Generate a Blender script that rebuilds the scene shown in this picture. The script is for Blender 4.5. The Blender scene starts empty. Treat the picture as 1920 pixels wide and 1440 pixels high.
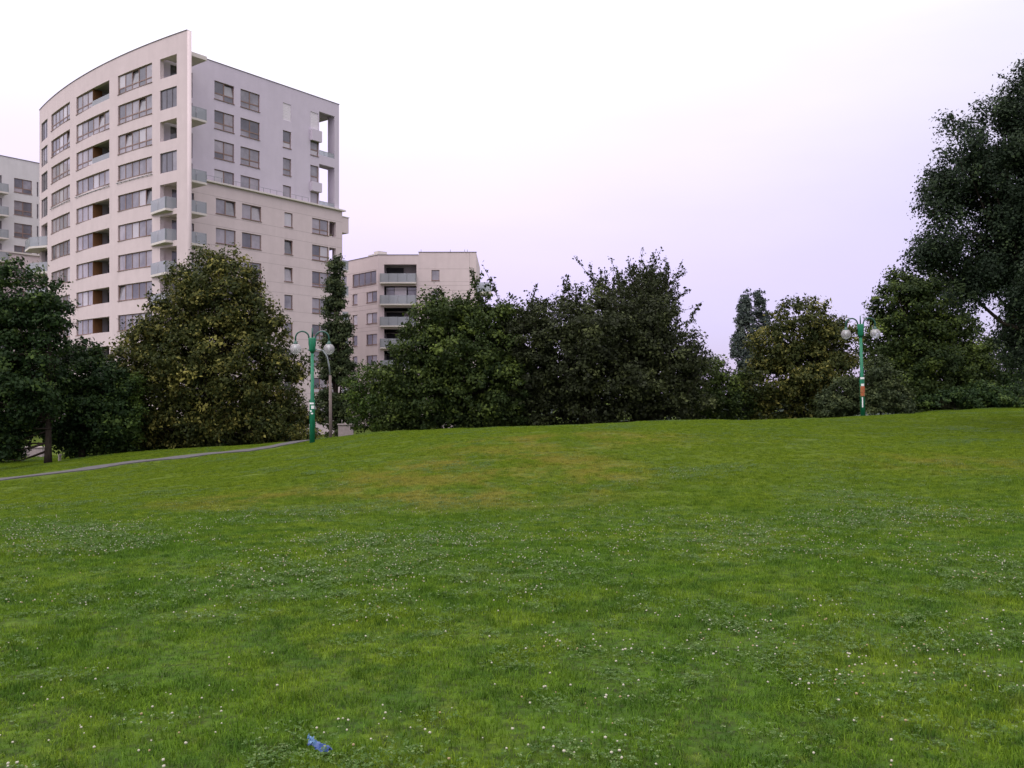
import bpy, bmesh, math, random
import numpy as np
from mathutils import Vector, Matrix, noise

random.seed(11)
rng = np.random.default_rng(11)
scene = bpy.context.scene
COL = scene.collection

# ------------------------------------------------------------------ camera, sky, sun, exposure
F = 1680.0           # focal length in photo pixels (photo 1920 wide)
HZ = 746.0           # photo row of the horizon
cam_d = bpy.data.cameras.new('camera'); cam = bpy.data.objects.new('camera', cam_d); COL.objects.link(cam)
cam.location = (0, 0, 0); cam.rotation_euler = (math.pi/2, 0, 0)
cam_d.sensor_width = 36; cam_d.lens = 36*F/1920; cam_d.shift_y = (HZ-720)/1920
cam_d.clip_start = 0.1; cam_d.clip_end = 6000
scene.camera = cam

SUN_EL, SUN_AZ = math.radians(48), math.radians(215)     # azimuth clockwise from +Y: behind the camera, a little left
world = bpy.data.worlds.new('World'); scene.world = world; world.use_nodes = True
nt = world.node_tree; nt.nodes.clear()
def wn(t, **k):
    n = nt.nodes.new(t)
    for a, b in k.items(): setattr(n, a, b)
    return n
out = wn('ShaderNodeOutputWorld')
sky = wn('ShaderNodeTexSky', sky_type='NISHITA', sun_disc=False)
sky.sun_elevation = SUN_EL; sky.sun_rotation = SUN_AZ
bg1 = wn('ShaderNodeBackground'); bg1.inputs[1].default_value = 0.05
nt.links.new(sky.outputs[0], bg1.inputs[0])
tc = wn('ShaderNodeTexCoord'); sx = wn('ShaderNodeSeparateXYZ')
nt.links.new(tc.outputs['Generated'], sx.inputs[0])
ramp = wn('ShaderNodeValToRGB'); cr = ramp.color_ramp
stops = [(0.0, (.46, .345, .67)), (.05, (.505, .37, .70)), (.13, (.69, .515, .82)), (.24, (.87, .73, .92)), (.36, (1.06, .97, 1.05)), (.60, (2.1, 2.0, 2.0)), (1.0, (2.9, 2.75, 2.7))]
while len(cr.elements) < len(stops): cr.elements.new(.5)
for e, (p, c) in zip(cr.elements, stops): e.position = p; e.color = (*c, 1)
nt.links.new(sx.outputs['Z'], ramp.inputs[0])
az = wn('ShaderNodeMapRange'); az.inputs[1].default_value = -0.1; az.inputs[2].default_value = 0.6; az.inputs[3].default_value = 1.06; az.inputs[4].default_value = .80; az.interpolation_type = 'SMOOTHSTEP'
nt.links.new(sx.outputs['X'], az.inputs[0])
ns = wn('ShaderNodeTexNoise'); ns.inputs['Scale'].default_value = 2.2; ns.inputs['Detail'].default_value = 6
smap = wn('ShaderNodeMapping'); smap.inputs['Scale'].default_value = (1, 1, 3.2); nt.links.new(tc.outputs['Generated'], smap.inputs[0]); nt.links.new(smap.outputs[0], ns.inputs['Vector'])
nr = wn('ShaderNodeMapRange'); nr.inputs[1].default_value = .3; nr.inputs[2].default_value = .7; nr.inputs[3].default_value = .94; nr.inputs[4].default_value = 1.06
nt.links.new(ns.outputs[0], nr.inputs[0])
m1 = wn('ShaderNodeMath', operation='MULTIPLY'); nt.links.new(az.outputs[0], m1.inputs[0]); nt.links.new(nr.outputs[0], m1.inputs[1])
bg2 = wn('ShaderNodeBackground'); nt.links.new(ramp.outputs[0], bg2.inputs[0]); nt.links.new(m1.outputs[0], bg2.inputs[1])
add = wn('ShaderNodeAddShader'); nt.links.new(bg1.outputs[0], add.inputs[0]); nt.links.new(bg2.outputs[0], add.inputs[1])
nt.links.new(add.outputs[0], out.inputs[0])

sun_d = bpy.data.lights.new('sun', 'SUN'); sun = bpy.data.objects.new('sun', sun_d); COL.objects.link(sun)
sun_d.energy = 0.9; sun_d.angle = math.radians(25); sun_d.color = (1, .95, .88)
sd = Vector((math.sin(SUN_AZ)*math.cos(SUN_EL), math.cos(SUN_AZ)*math.cos(SUN_EL), math.sin(SUN_EL)))
sun.rotation_euler = sd.to_track_quat('Z', 'Y').to_euler()
vs = scene.view_settings; vs.view_transform = 'Standard'; vs.look = 'None'; vs.gamma = 1; vs.exposure = 0; vs.use_curve_mapping = False

# ------------------------------------------------------------------ helpers
def at(px, py, D): return Vector(((px-960)/F*D, D, (HZ-py)/F*D))

def tag(o, label=None, cat=None, group=None, kind=None):
    if label: o['label'] = label
    if cat: o['category'] = cat
    if group: o['group'] = group
    if kind: o['kind'] = kind
    return o

def empty(name, loc, label, cat, group=None):
    o = bpy.data.objects.new(name, None); COL.objects.link(o); o.location = loc; o.empty_display_size = .2
    return tag(o, label, cat, group)

class MB:
    def __init__(s): s.v = []; s.f = []; s.m = []
    def quad(s, a, b, c, d, mi=0):
        n = len(s.v); s.v += [tuple(a), tuple(b), tuple(c), tuple(d)]; s.f.append((n, n+1, n+2, n+3)); s.m.append(mi)
    def box(s, x0, x1, y0, y1, z0, z1, M=None, mi=0):
        n = len(s.v)
        P = [Vector((x, y, z)) for z in (z0, z1) for x, y in ((x0, y0), (x1, y0), (x1, y1), (x0, y1))]
        if M: P = [M @ p for p in P]
        s.v += [tuple(p) for p in P]
        for f in ((3, 2, 1, 0), (4, 5, 6, 7), (0, 1, 5, 4), (1, 2, 6, 5), (2, 3, 7, 6), (3, 0, 4, 7)):
            s.f.append(tuple(n+i for i in f)); s.m.append(mi)
    def prism(s, pts, z0, z1, mi=0):
        n = len(s.v); k = len(pts)
        a = sum(pts[i][0]*pts[(i+1) % k][1]-pts[(i+1) % k][0]*pts[i][1] for i in range(k))
        if a < 0: pts = pts[::-1]
        s.v += [(p[0], p[1], z0) for p in pts]+[(p[0], p[1], z1) for p in pts]
        s.f.append(tuple(range(n+k-1, n-1, -1))); s.f.append(tuple(range(n+k, n+2*k))); s.m += [mi, mi]
        for i in range(k):
            j = (i+1) % k; s.f.append((n+i, n+j, n+k+j, n+k+i)); s.m.append(mi)
    def tube(s, pts, rad, sides=10, mi=0, cap=True):
        pts = [Vector(p) for p in pts]; n0 = len(s.v); up = Vector((.0123, 1, .02)).normalized()
        for i, p in enumerate(pts):
            d = (pts[min(i+1, len(pts)-1)]-pts[max(i-1, 0)]).normalized()
            a = d.cross(up)
            if a.length < .05: a = d.cross(Vector((1, 0, 0)))
            a.normalize(); b = d.cross(a)
            r = rad[i] if isinstance(rad, (list, tuple)) else rad
            for j in range(sides):
                t = 2*math.pi*j/sides; s.v.append(tuple(p+a*math.cos(t)*r+b*math.sin(t)*r))
        for i in range(len(pts)-1):
            for j in range(sides):
                k = (j+1) % sides; A = n0+i*sides; B = A+sides
                s.f.append((A+j, B+j, B+k, A+k)); s.m.append(mi)
        if cap:
            s.f.append(tuple(n0+j for j in range(sides))); s.m.append(mi)
            s.f.append(tuple(n0+(len(pts)-1)*sides+j for j in reversed(range(sides)))); s.m.append(mi)
    def mesh(s, name, mats, off=None, smooth=False):
        me = bpy.data.meshes.new(name)
        v = s.v if off is None else [(a-off[0], b-off[1], c-off[2]) for a, b, c in s.v]
        me.from_pydata(v, [], s.f)
        for m in (mats if isinstance(mats, (list, tuple)) else [mats]): me.materials.append(m)
        if any(s.m): me.polygons.foreach_set('material_index', s.m)
        if smooth: me.polygons.foreach_set('use_smooth', [True]*len(me.polygons))
        me.update(); return me
    def build(s, name, mats, parent=None, off=None, smooth=False, loc=None, rot=None):
        o = bpy.data.objects.new(name, s.mesh(name, mats, off, smooth)); COL.objects.link(o)
        if parent: o.parent = parent
        if loc is not None: o.location = loc
        if rot is not None: o.rotation_euler = rot
        return o

def inst(name, me, parent, loc=(0, 0, 0), rz=0, rx=0):
    o = bpy.data.objects.new(name, me); COL.objects.link(o); o.parent = parent
    o.location = loc; o.rotation_euler = (rx, 0, rz); return o

# ------------------------------------------------------------------ materials
def mat(name, col, rough=.8, spec=.3, bump=0, scale=8, var=0, metal=0, trans=None, stretch=None, detail=4, col2=None, streak=0):
    m = bpy.data.materials.new(name); m.use_nodes = True; t = m.node_tree; b = t.nodes['Principled BSDF']
    b.inputs['Base Color'].default_value = (*col, 1); b.inputs['Roughness'].default_value = rough
    b.inputs['Specular IOR Level'].default_value = spec; b.inputs['Metallic'].default_value = metal
    if var or bump or col2:
        g = t.nodes.new('ShaderNodeNewGeometry'); mp = t.nodes.new('ShaderNodeMapping'); t.links.new(g.outputs['Position'], mp.inputs[0])
        if stretch: mp.inputs['Scale'].default_value = stretch
        n = t.nodes.new('ShaderNodeTexNoise'); n.inputs['Scale'].default_value = scale; n.inputs['Detail'].default_value = detail; n.inputs['Roughness'].default_value = .65
        t.links.new(mp.outputs[0], n.inputs['Vector'])
        r = t.nodes.new('ShaderNodeValToRGB'); t.links.new(n.outputs[0], r.inputs[0])
        c2 = col2 or tuple(c*(1+var) for c in col); c1 = col if col2 else tuple(c*(1-var) for c in col)
        r.color_ramp.elements[0].position = .32; r.color_ramp.elements[1].position = .68
        r.color_ramp.elements[0].color = (*c1, 1); r.color_ramp.elements[1].color = (*c2, 1)
        last = r.outputs[0]
        if streak:
            mp2 = t.nodes.new('ShaderNodeMapping'); mp2.inputs['Scale'].default_value = (1.3, 1.3, .12); t.links.new(g.outputs['Position'], mp2.inputs[0])
            n2 = t.nodes.new('ShaderNodeTexNoise'); n2.inputs['Scale'].default_value = 1.4; n2.inputs['Detail'].default_value = 6; t.links.new(mp2.outputs[0], n2.inputs['Vector'])
            r2 = t.nodes.new('ShaderNodeMapRange'); r2.inputs[1].default_value = .35; r2.inputs[2].default_value = .75; r2.inputs[3].default_value = 1; r2.inputs[4].default_value = 1-streak
            t.links.new(n2.outputs[0], r2.inputs[0])
            mx = t.nodes.new('ShaderNodeMix'); mx.data_type = 'RGBA'; mx.blend_type = 'MULTIPLY'; mx.inputs[0].default_value = 1
            t.links.new(last, mx.inputs[6]); t.links.new(r2.outputs[0], mx.inputs[7]); last = mx.outputs[2]
        t.links.new(last, b.inputs['Base Color'])
        if bump:
            bp = t.nodes.new('ShaderNodeBump'); bp.inputs['Strength'].default_value = bump; bp.inputs['Distance'].default_value = .02
            t.links.new(n.outputs[0], bp.inputs['Height']); t.links.new(bp.outputs[0], b.inputs['Normal'])
    return m

def leaf_mat(name, dark, mid, light, trans=.25):
    m = bpy.data.materials.new(name); m.use_nodes = True; t = m.node_tree; b = t.nodes['Principled BSDF']
    a = t.nodes.new('ShaderNodeAttribute'); a.attribute_name = 'tone'
    r = t.nodes.new('ShaderNodeValToRGB'); e = r.color_ramp.elements
    e[0].position = .1; e[0].color = (*dark, 1); e[1].position = .97; e[1].color = (*light, 1)
    x = e.new(.6); x.color = (*mid, 1)
    t.links.new(a.outputs['Fac'], r.inputs[0]); t.links.new(r.outputs[0], b.inputs['Base Color'])
    b.inputs['Roughness'].default_value = .6; b.inputs['Specular IOR Level'].default_value = .14
    tr = t.nodes.new('ShaderNodeBsdfTranslucent'); t.links.new(r.outputs[0], tr.inputs[0])
    mx = t.nodes.new('ShaderNodeMixShader'); mx.inputs[0].default_value = trans
    t.links.new(b.outputs[0], mx.inputs[1]); t.links.new(tr.outputs[0], mx.inputs[2])
    t.links.new(mx.outputs[0], t.nodes['Material Output'].inputs[0]); return m

M = {}
M['cream'] = mat('cream render', (.56, .468, .482), .9, .2, .15, .9, .035, streak=.06)
M['lilac'] = mat('lilac white render', (.525, .465, .55), .9, .2, .15, .9, .03, streak=.05)
M['greywhite'] = mat('grey white render', (.55, .525, .545), .9, .2, .15, .9, .04, streak=.08)
M['pale'] = mat('pale ledge concrete', (.56, .51, .49), .85, .2, 0, 2, .06)
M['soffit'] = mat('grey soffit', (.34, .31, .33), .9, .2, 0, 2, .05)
M['roof'] = mat('grey roof membrane', (.16, .16, .17), .9, .2, 0, 1, .1)
M['cap'] = mat('dark parapet flashing', (.13, .12, .14), .5, .4)
M['brownframe'] = mat('brown window frame', (.20, .125, .105), .5, .4, 0, 3, .15)
M['darkframe'] = mat('dark grey window frame', (.10, .085, .10), .45, .4, 0, 3, .1)
M['brownpanel'] = mat('orange brown timber panel', (.15, .07, .028), .7, .3, 0, 5, .25, stretch=(6, 6, .5))
M['dark'] = mat('dark interior', (.02, .02, .025), .6, .3)
M['shutter'] = mat('white roller shutter', (.62, .57, .62), .6, .3, .3, 1, .02, stretch=(.1, .1, 30))
M['steel'] = mat('grey steel post', (.16, .18, .19), .4, .5)
M['joint'] = mat('dark panel joint', (.3, .25, .25), .9, .1)  # darker colour of the thin strips along the wall joints
panes = [mat('pane glass '+n, c, .08, .9, 0, .6, v) for n, c, v in (
    ('dark', (.095, .09, .105), .4), ('curtained', (.28, .25, .28), .25), ('grey', (.20, .185, .21), .35), ('white blind', (.42, .39, .42), .08))]
def glass_panel_mat(name, col, alpha):
    m = bpy.data.materials.new(name); m.use_nodes = True; t = m.node_tree; b = t.nodes['Principled BSDF']
    b.inputs['Base Color'].default_value = (*col, 1); b.inputs['Roughness'].default_value = .15; b.inputs['Specular IOR Level'].default_value = .8
    tp = t.nodes.new('ShaderNodeBsdfTransparent'); tp.inputs[0].default_value = (.88, .92, .92, 1)
    mx = t.nodes.new('ShaderNodeMixShader'); mx.inputs[0].default_value = alpha
    t.links.new(tp.outputs[0], mx.inputs[1]); t.links.new(b.outputs[0], mx.inputs[2]); t.links.new(mx.outputs[0], t.nodes['Material Output'].inputs[0]); return m
M['bglass'] = glass_panel_mat('greenish balcony glass', (.36, .37, .405), .58)
M['globe'] = glass_panel_mat('clear prismatic globe plastic', (.60, .55, .60), .34)
M['green'] = mat('green lamp post paint', (.004, .135, .068), .5, .4, .2, 9, .3, stretch=(2, 2, .5))
M['darkgreen'] = mat('dark green bracket paint', (.006, .06, .045), .4, .5)
M['sticker'] = mat('white paper sticker', (.7, .7, .72), .7, .2, 0, 25, .2)
M['redposter'] = mat('faded red poster', (.42, .06, .03), .7, .2, 0, 14, .0, col2=(.22, .16, .07))
M['concrete'] = mat('weathered concrete', (.30, .25, .26), .9, .2, .3, 6, .15)
M['pole'] = mat('grey brown pole', (.15, .12, .115), .9, .2, .2, 5, .15)
M['path'] = mat('worn asphalt path', (.088, .082, .088), .95, .1, .4, 5, .14)
M['bark'] = mat('grey brown bark', (.032, .025, .02), .95, .1, .8, 6, .35, stretch=(3, 3, .6))
M['palepost'] = mat('pale painted post', (.30, .27, .25), .8, .2, 0, 6, .1)
M['yellowpost'] = mat('yellowish post', (.34, .27, .09), .8, .2, 0, 6, .1)
M['blue'] = mat('crumpled blue wrapper', (.012, .04, .16), .35, .6, 0, 60, .0, col2=(.04, .09, .27))
M['bluelight'] = mat('wrapper inner side', (.10, .2, .36), .35, .6)

LEAF = {
 'linden': leaf_mat('linden leaves', (.020, .030, .008), (.052, .060, .013), (.24, .22, .055)),
 'darkleaf': leaf_mat('dark maple leaves', (.010, .024, .008), (.020, .042, .010), (.070, .110, .022)),
 'plum': leaf_mat('plum leaves', (.018, .022, .011), (.031, .040, .014), (.085, .100, .034)),
 'hazel': leaf_mat('hazel leaves', (.016, .030, .008), (.034, .053, .011), (.11, .15, .028)),
 'poplar': leaf_mat('poplar leaves', (.020, .032, .014), (.045, .062, .024), (.10, .12, .045)),
 'hazyleaf': leaf_mat('haze tinted leaves', (.045, .058, .055), (.075, .095, .085), (.12, .14, .115)),  # distance haze mixed into the leaf colours of far poplar and wood
 'locust': leaf_mat('locust leaves', (.012, .022, .012), (.021, .035, .018), (.06, .09, .035)),
 'bush': leaf_mat('bush leaves', (.022, .042, .010), (.048, .084, .014), (.12, .17, .025)),
}

# ------------------------------------------------------------------ terrain
ctrl = []
def cp(px, py, D): p = at(px, py, D); ctrl.append((p.x, p.y, p.z))
def cz(x, y, z): ctrl.append((x, y, z))
for x in (-14, -7, 0, 7, 14): cz(x, -4, -1.62); cz(x, 4, -1.62)
for x in (-9, -4, 4, 9): cz(x, 9, -1.68)
cz(-8.0, 14, -1.95); cz(-3, 14, -1.9); cz(0, 14, -1.86); cz(5.3, 14, -1.78); cz(8, 14, -1.72)
cz(-12, 21, -2.5); cz(-4.6, 22, -1.86); cz(0, 18, -1.74); cz(0, 22, -1.55); cz(4.4, 22, -1.5); cz(8.4, 22, -1.45); cz(12.3, 22, -1.33)
cz(-15.4, 27, -2.95); cz(-7, 28, -1.95); cz(-2, 29, -1.38); cz(0, 28, -1.24); cz(11.4, 30, -1.1)
for a in ((0, 901, 32.5), (125, 886, 33.5), (250, 868, 35), (400, 851, 36.8), (530, 839, 38.5), (0, 881, 40), (200, 851, 42), (400, 836, 43), (560, 826, 44),
          (585, 829, 38), (600, 822, 42), (700, 812, 37), (700, 810, 42), (960, 801, 34), (1300, 790, 34), (1300, 787, 39), (1600, 789, 36), (1617, 779, 43),
          (1900, 795, 32), (1900, 771, 40), (1900, 766, 46), (2150, 775, 40), (-200, 905, 40), (-200, 925, 30)): cp(*a)
cz(0, 40, -1.35); cz(0, 50, -2.1); cz(8, 50, -1.9); cz(19, 50, -1.15); cz(31, 55, -.8); cz(23, 62, -2); cz(-10, 52, -2.9); cz(-20, 52, -3.4); cz(-32, 52, -3.8)
for x in (-70, -40, -20, 0, 20, 45, 70): cz(x, 72, -4)
for x in (-70, 70): cz(x, 40, -3 if x < 0 else -.6); cz(x, 5, -2 if x < 0 else -1.3)
C = np.array(ctrl); C[:, 2] -= np.clip((C[:, 1]-12)/20, 0, 1)*.06; K = len(C)
def tps(r2): return np.where(r2 > 0, r2*np.log(np.maximum(r2, 1e-9)), 0)
R2 = ((C[:, None, :2]-C[None, :, :2])**2).sum(-1)
A = np.zeros((K+3, K+3)); A[:K, :K] = tps(R2)+np.eye(K)*1.5; A[:K, K] = 1; A[:K, K+1:] = C[:, :2]; A[K, :K] = 1; A[K+1:, :K] = C[:, :2].T
W = np.linalg.solve(A, np.r_[C[:, 2], 0, 0, 0])
def hgt(x, y):
    x = np.asarray(x, float); y = np.asarray(y, float); sh = x.shape; x = x.ravel(); y = y.ravel(); z = np.empty_like(x)
    for i in range(0, len(x), 20000):
        X = x[i:i+20000]; Y = y[i:i+20000]
        r2 = (X[:, None]-C[None, :, 0])**2+(Y[:, None]-C[None, :, 1])**2
        z[i:i+20000] = tps(r2) @ W[:K]+W[K]+X*W[K+1]+Y*W[K+2]
    far = np.clip((np.maximum(np.abs(x)-50, 0)/20+np.maximum(y-66, 0)/12+np.maximum(-y, 0)/14), 0, 1); far = far*far*(3-2*far)
    z = np.clip(z, -6, 1)*(1-far)+np.where(y < 30, -1.9, -4.0)*far
    amp = np.clip((y-9)/12, .22, 1)*np.clip((48-y)/8, 0, 1)
    z += amp*(.026*np.sin(x*.9+1.3*np.sin(y*.7))*np.cos(y*1.15+.6*np.sin(x*.5))+.014*np.sin(x*2.3+y*1.7+2)*np.cos(y*2.9-x*.8))
    return z.reshape(sh)
def h1(x, y): return float(hgt(np.array([x]), np.array([y]))[0])

xs = np.unique(np.r_[-3000, -1500, -700, -350, -200, -140, -100, -80, np.arange(-66, 66.1, .5), 80, 100, 140, 200, 350, 700, 1500, 3000])
ys = np.unique(np.r_[-600, -250, -100, -50, -25, np.arange(-12, 70.1, .5), 75, 80, 90, 100, 130, 180, 300, 600, 1200, 3000])
XX, YY = np.meshgrid(xs, ys); ZZ = hgt(XX, YY)
me = bpy.data.meshes.new('lawn')
nx, ny = len(xs), len(ys)
idx = np.arange(nx*ny).reshape(ny, nx)
q = np.stack([idx[:-1, :-1], idx[:-1, 1:], idx[1:, 1:], idx[1:, :-1]], -1).reshape(-1, 4)
def fast_mesh(me, co, faces):
    k = faces.shape[1]; me.vertices.add(len(co)); me.vertices.foreach_set('co', np.ascontiguousarray(co, np.float32).ravel())
    me.loops.add(faces.size); me.loops.foreach_set('vertex_index', np.ascontiguousarray(faces, np.int32).ravel())
    me.polygons.add(len(faces)); me.polygons.foreach_set('loop_start', np.arange(0, faces.size, k, dtype=np.int32))
    me.update(calc_edges=True)
fast_mesh(me, np.c_[XX.ravel(), YY.ravel(), ZZ.ravel()], q)
me.polygons.foreach_set('use_smooth', [True]*len(me.polygons))
lawn = bpy.data.objects.new('lawn', me); COL.objects.link(lawn)
tag(lawn, 'green park lawn rising to a low crest before the trees', kind='structure')

# colour of the turf as a function of place (wear, dry patches, clover) - shared by soil and blades
def turf_color(t, tone_socket=None, base=1.0):
    L = t.links; N = t.nodes
    g = N.new('ShaderNodeNewGeometry'); sp = N.new('ShaderNodeSeparateXYZ'); L.new(g.outputs['Position'], sp.inputs[0])
    def noise_(scale, det, lo, hi, st=None):
        n = N.new('ShaderNodeTexNoise'); n.inputs['Scale'].default_value = scale; n.inputs['Detail'].default_value = det; n.inputs['Roughness'].default_value = .6
        src = g.outputs['Position']
        if st: mp = N.new('ShaderNodeMapping'); mp.inputs['Scale'].default_value = st; L.new(src, mp.inputs[0]); src = mp.outputs[0]
        L.new(src, n.inputs['Vector'])
        r = N.new('ShaderNodeMapRange'); r.interpolation_type = 'SMOOTHSTEP'; r.inputs[1].default_value = lo; r.inputs[2].default_value = hi; L.new(n.outputs[0], r.inputs[0]); return r.outputs[0]
    def math_(op, a, b=None):
        m = N.new('ShaderNodeMath'); m.operation = op
        for i, v in ((0, a), (1, b)):
            if v is None: continue
            if isinstance(v, (int, float)): m.inputs[i].default_value = v
            else: L.new(v, m.inputs[i])
        return m.outputs[0]
    def mixc(f, a, b):
        m = N.new('ShaderNodeMix'); m.data_type = 'RGBA'
        if isinstance(f, (int, float)): m.inputs[0].default_value = f
        else: L.new(f, m.inputs[0])
        for i, v in ((6, a), (7, b)):
            if isinstance(v, tuple): m.inputs[i].default_value = (*[c*base for c in v], 1)
            else: L.new(v, m.inputs[i])
        return m.outputs[2]
    def blob(cx, cy, rx, ry):
        a = math_('DIVIDE', math_('SUBTRACT', sp.outputs[0], cx), rx); b = math_('DIVIDE', math_('SUBTRACT', sp.outputs[1], cy), ry)
        d = math_('ADD', math_('MULTIPLY', a, a), math_('MULTIPLY', b, b))
        return math_('MAXIMUM', math_('SUBTRACT', 1, d), 0)
    c = mixc(noise_(.55, 4, .35, .65), (.072, .145, .011), (.118, .182, .013))
    c = mixc(noise_(2.6, 5, .42, .66), c, (.060, .122, .013))
    c = mixc(math_('MULTIPLY', noise_(6.5, 3, .5, .72), .75), c, (.034, .084, .012))
    c = mixc(math_('MULTIPLY', noise_(4.3, 3, .56, .74), .6), c, (.145, .188, .028))
    bank = N.new('ShaderNodeMapRange'); bank.interpolation_type = 'SMOOTHSTEP'; bank.inputs[1].default_value = 10.5; bank.inputs[2].default_value = 22; L.new(sp.outputs[1], bank.inputs[0])
    c = mixc(math_('MULTIPLY', bank.outputs[0], .55), c, (.136, .180, .010))
    dry = math_('MAXIMUM', math_('MAXIMUM', blob(-.6, 20, 4.2, 6), math_('MULTIPLY', blob(1.5, 27, 5, 3), .7)), math_('MULTIPLY', math_('MAXIMUM', blob(-4.5, 17.5, 3, 2.5), blob(9.5, 20.5, 2.6, 2.5)), .6))
    f = math_('MULTIPLY', math_('MINIMUM', math_('MULTIPLY', dry, 1.6), 1), noise_(.9, 5, .38, .62, (1, .6, 1)))
    c = mixc(math_('MULTIPLY', f, .46), c, (.30, .215, .055))
    return c, mixc, math_, noise_

m = bpy.data.materials.new('turf soil'); m.use_nodes = True; t = m.node_tree; b = t.nodes['Principled BSDF']
c, mixc, math_, noise_ = turf_color(t, base=.68)
c2 = mixc(noise_(14, 4, .35, .75), c, (.035, .05, .012))
t.links.new(c2, b.inputs['Base Color']); b.inputs['Roughness'].default_value = .95; b.inputs['Specular IOR Level'].default_value = .1
nb = t.nodes.new('ShaderNodeTexNoise'); nb.inputs['Scale'].default_value = 22; nb.inputs['Detail'].default_value = 5
gg = t.nodes.new('ShaderNodeNewGeometry'); t.links.new(gg.outputs['Position'], nb.inputs['Vector'])
bp = t.nodes.new('ShaderNodeBump'); bp.inputs['Strength'].default_value = .7; bp.inputs['Distance'].default_value = .04; t.links.new(nb.outputs[0], bp.inputs['Height']); t.links.new(bp.outputs[0], b.inputs['Normal'])
lawn.data.materials.append(m)

# footpath draped on the lawn
pc = [(-260, 33), (-120, 32.4), (0, 33.4), (125, 34.4), (250, 35.8), (400, 37.8), (530, 41.0), (610, 46), (650, 52), (670, 58), (690, 64)]
pts = []
for i in range(len(pc)-1):
    for k in range(10):
        a = i+k/10; p0, p1, p2, p3 = [pc[min(max(i+j, 0), len(pc)-1)] for j in (-1, 0, 1, 2)]; u = k/10
        cr_ = lambda q0, q1, q2, q3: .5*((2*q1)+(-q0+q2)*u+(2*q0-5*q1+4*q2-q3)*u*u+(-q0+3*q1-3*q2+q3)*u**3)
        X = cr_(*[(c[0]-960)/F*c[1] for c in (p0, p1, p2, p3)]); Y = cr_(*[c[1] for c in (p0, p1, p2, p3)]); pts.append((X, Y))
pts = np.array(pts); tn = np.gradient(pts, axis=0); tn /= np.linalg.norm(tn, axis=1)[:, None]; nn = np.c_[-tn[:, 1], tn[:, 0]]
mb = MB(); cols = np.linspace(-.56, .56, 9)
rows_ = [pts+nn*c for c in cols]
zz = [hgt(r[:, 0], r[:, 1])+.035 for r in rows_]
for i in range(len(pts)-1):
    for j in range(len(cols)-1):
        g = lambda jj, ii: (rows_[jj][ii][0], rows_[jj][ii][1], zz[jj][ii])
        mb.quad(g(j, i), g(j, i+1), g(j+1, i+1), g(j+1, i))
for jj in (0, len(cols)-1):
    for i in range(len(pts)-1):
        a, b_ = rows_[jj][i], rows_[jj][i+1]
        mb.quad((a[0], a[1], zz[jj][i]), (b_[0], b_[1], zz[jj][i+1]), (b_[0], b_[1], zz[jj][i+1]-.1), (a[0], a[1], zz[jj][i]-.1))
path = mb.build('footpath', M['path'], smooth=True); tag(path, 'narrow grey asphalt footpath sloping down across the left lawn', kind='structure')
path_pts = pts

# ------------------------------------------------------------------ building helpers
class Fr:
    """wall frame: u runs to the right seen from outside, v inwards"""
    def __init__(s, o, u, root): s.o = Vector((o[0], o[1])); s.u = Vector(u).normalized(); s.n = Vector((-s.u.y, s.u.x)); s.root = root; s.rl = root.location
    def p(s, u, v=0, z=0): q = s.o+s.u*u+s.n*v; return Vector((q.x, q.y, z))
    def mat(s): return Matrix(((s.u.x, s.n.x, 0, s.o.x), (s.u.y, s.n.y, 0, s.o.y), (0, 0, 1, 0), (0, 0, 0, 1)))
    def ang(s): return math.atan2(s.u.y, s.u.x)
    def t_of(s, px):     # wall coordinate seen at photo column px
        k = (px-960)/F; return (s.o.y*k-s.o.x)/(s.u.x-s.u.y*k)
    def loc(s, u, v, z): return s.p(u, v, z)-s.rl

def wall(name, mt, root, P, u0, u1, z0, z1, holes, th=.35, extra=(), parent=None, ledge=None):
    """P(u, v, z) -> point. solid wall with real openings and reveals"""
    us = sorted(set([u0, u1]+[h[0] for h in holes]+[h[1] for h in holes]+list(extra))); us = [u for u in us if u0 <= u <= u1]
    zs = sorted(set([z0, z1]+[h[2] for h in holes]+[h[3] for h in holes])); zs = [z for z in zs if z0 <= z <= z1]
    mb = MB(); nu, nz = len(us)-1, len(zs)-1
    def op(i, j):
        if i < 0 or j < 0 or i >= nu or j >= nz: return True
        u, z = (us[i]+us[i+1])/2, (zs[j]+zs[j+1])/2
        return any(h[0] < u < h[1] and h[2] < z < h[3] for h in holes)
    for i in range(nu):
        for j in range(nz):
            if op(i, j): continue
            a, b_, c, d = us[i], us[i+1], zs[j], zs[j+1]
            mb.quad(P(a, 0, c), P(b_, 0, c), P(b_, 0, d), P(a, 0, d)); mb.quad(P(b_, th, c), P(a, th, c), P(a, th, d), P(b_, th, d))
            if op(i-1, j): mb.quad(P(a, th, c), P(a, 0, c), P(a, 0, d), P(a, th, d))
            if op(i+1, j): mb.quad(P(b_, 0, c), P(b_, th, c), P(b_, th, d), P(b_, 0, d))
            if op(i, j-1): mb.quad(P(a, th, c), P(b_, th, c), P(b_, 0, c), P(a, 0, c))
            if op(i, j+1): mb.quad(P(a, 0, d), P(b_, 0, d), P(b_, th, d), P(a, th, d))
    return mb.build(name, mt, parent or root, off=root.location)

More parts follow.
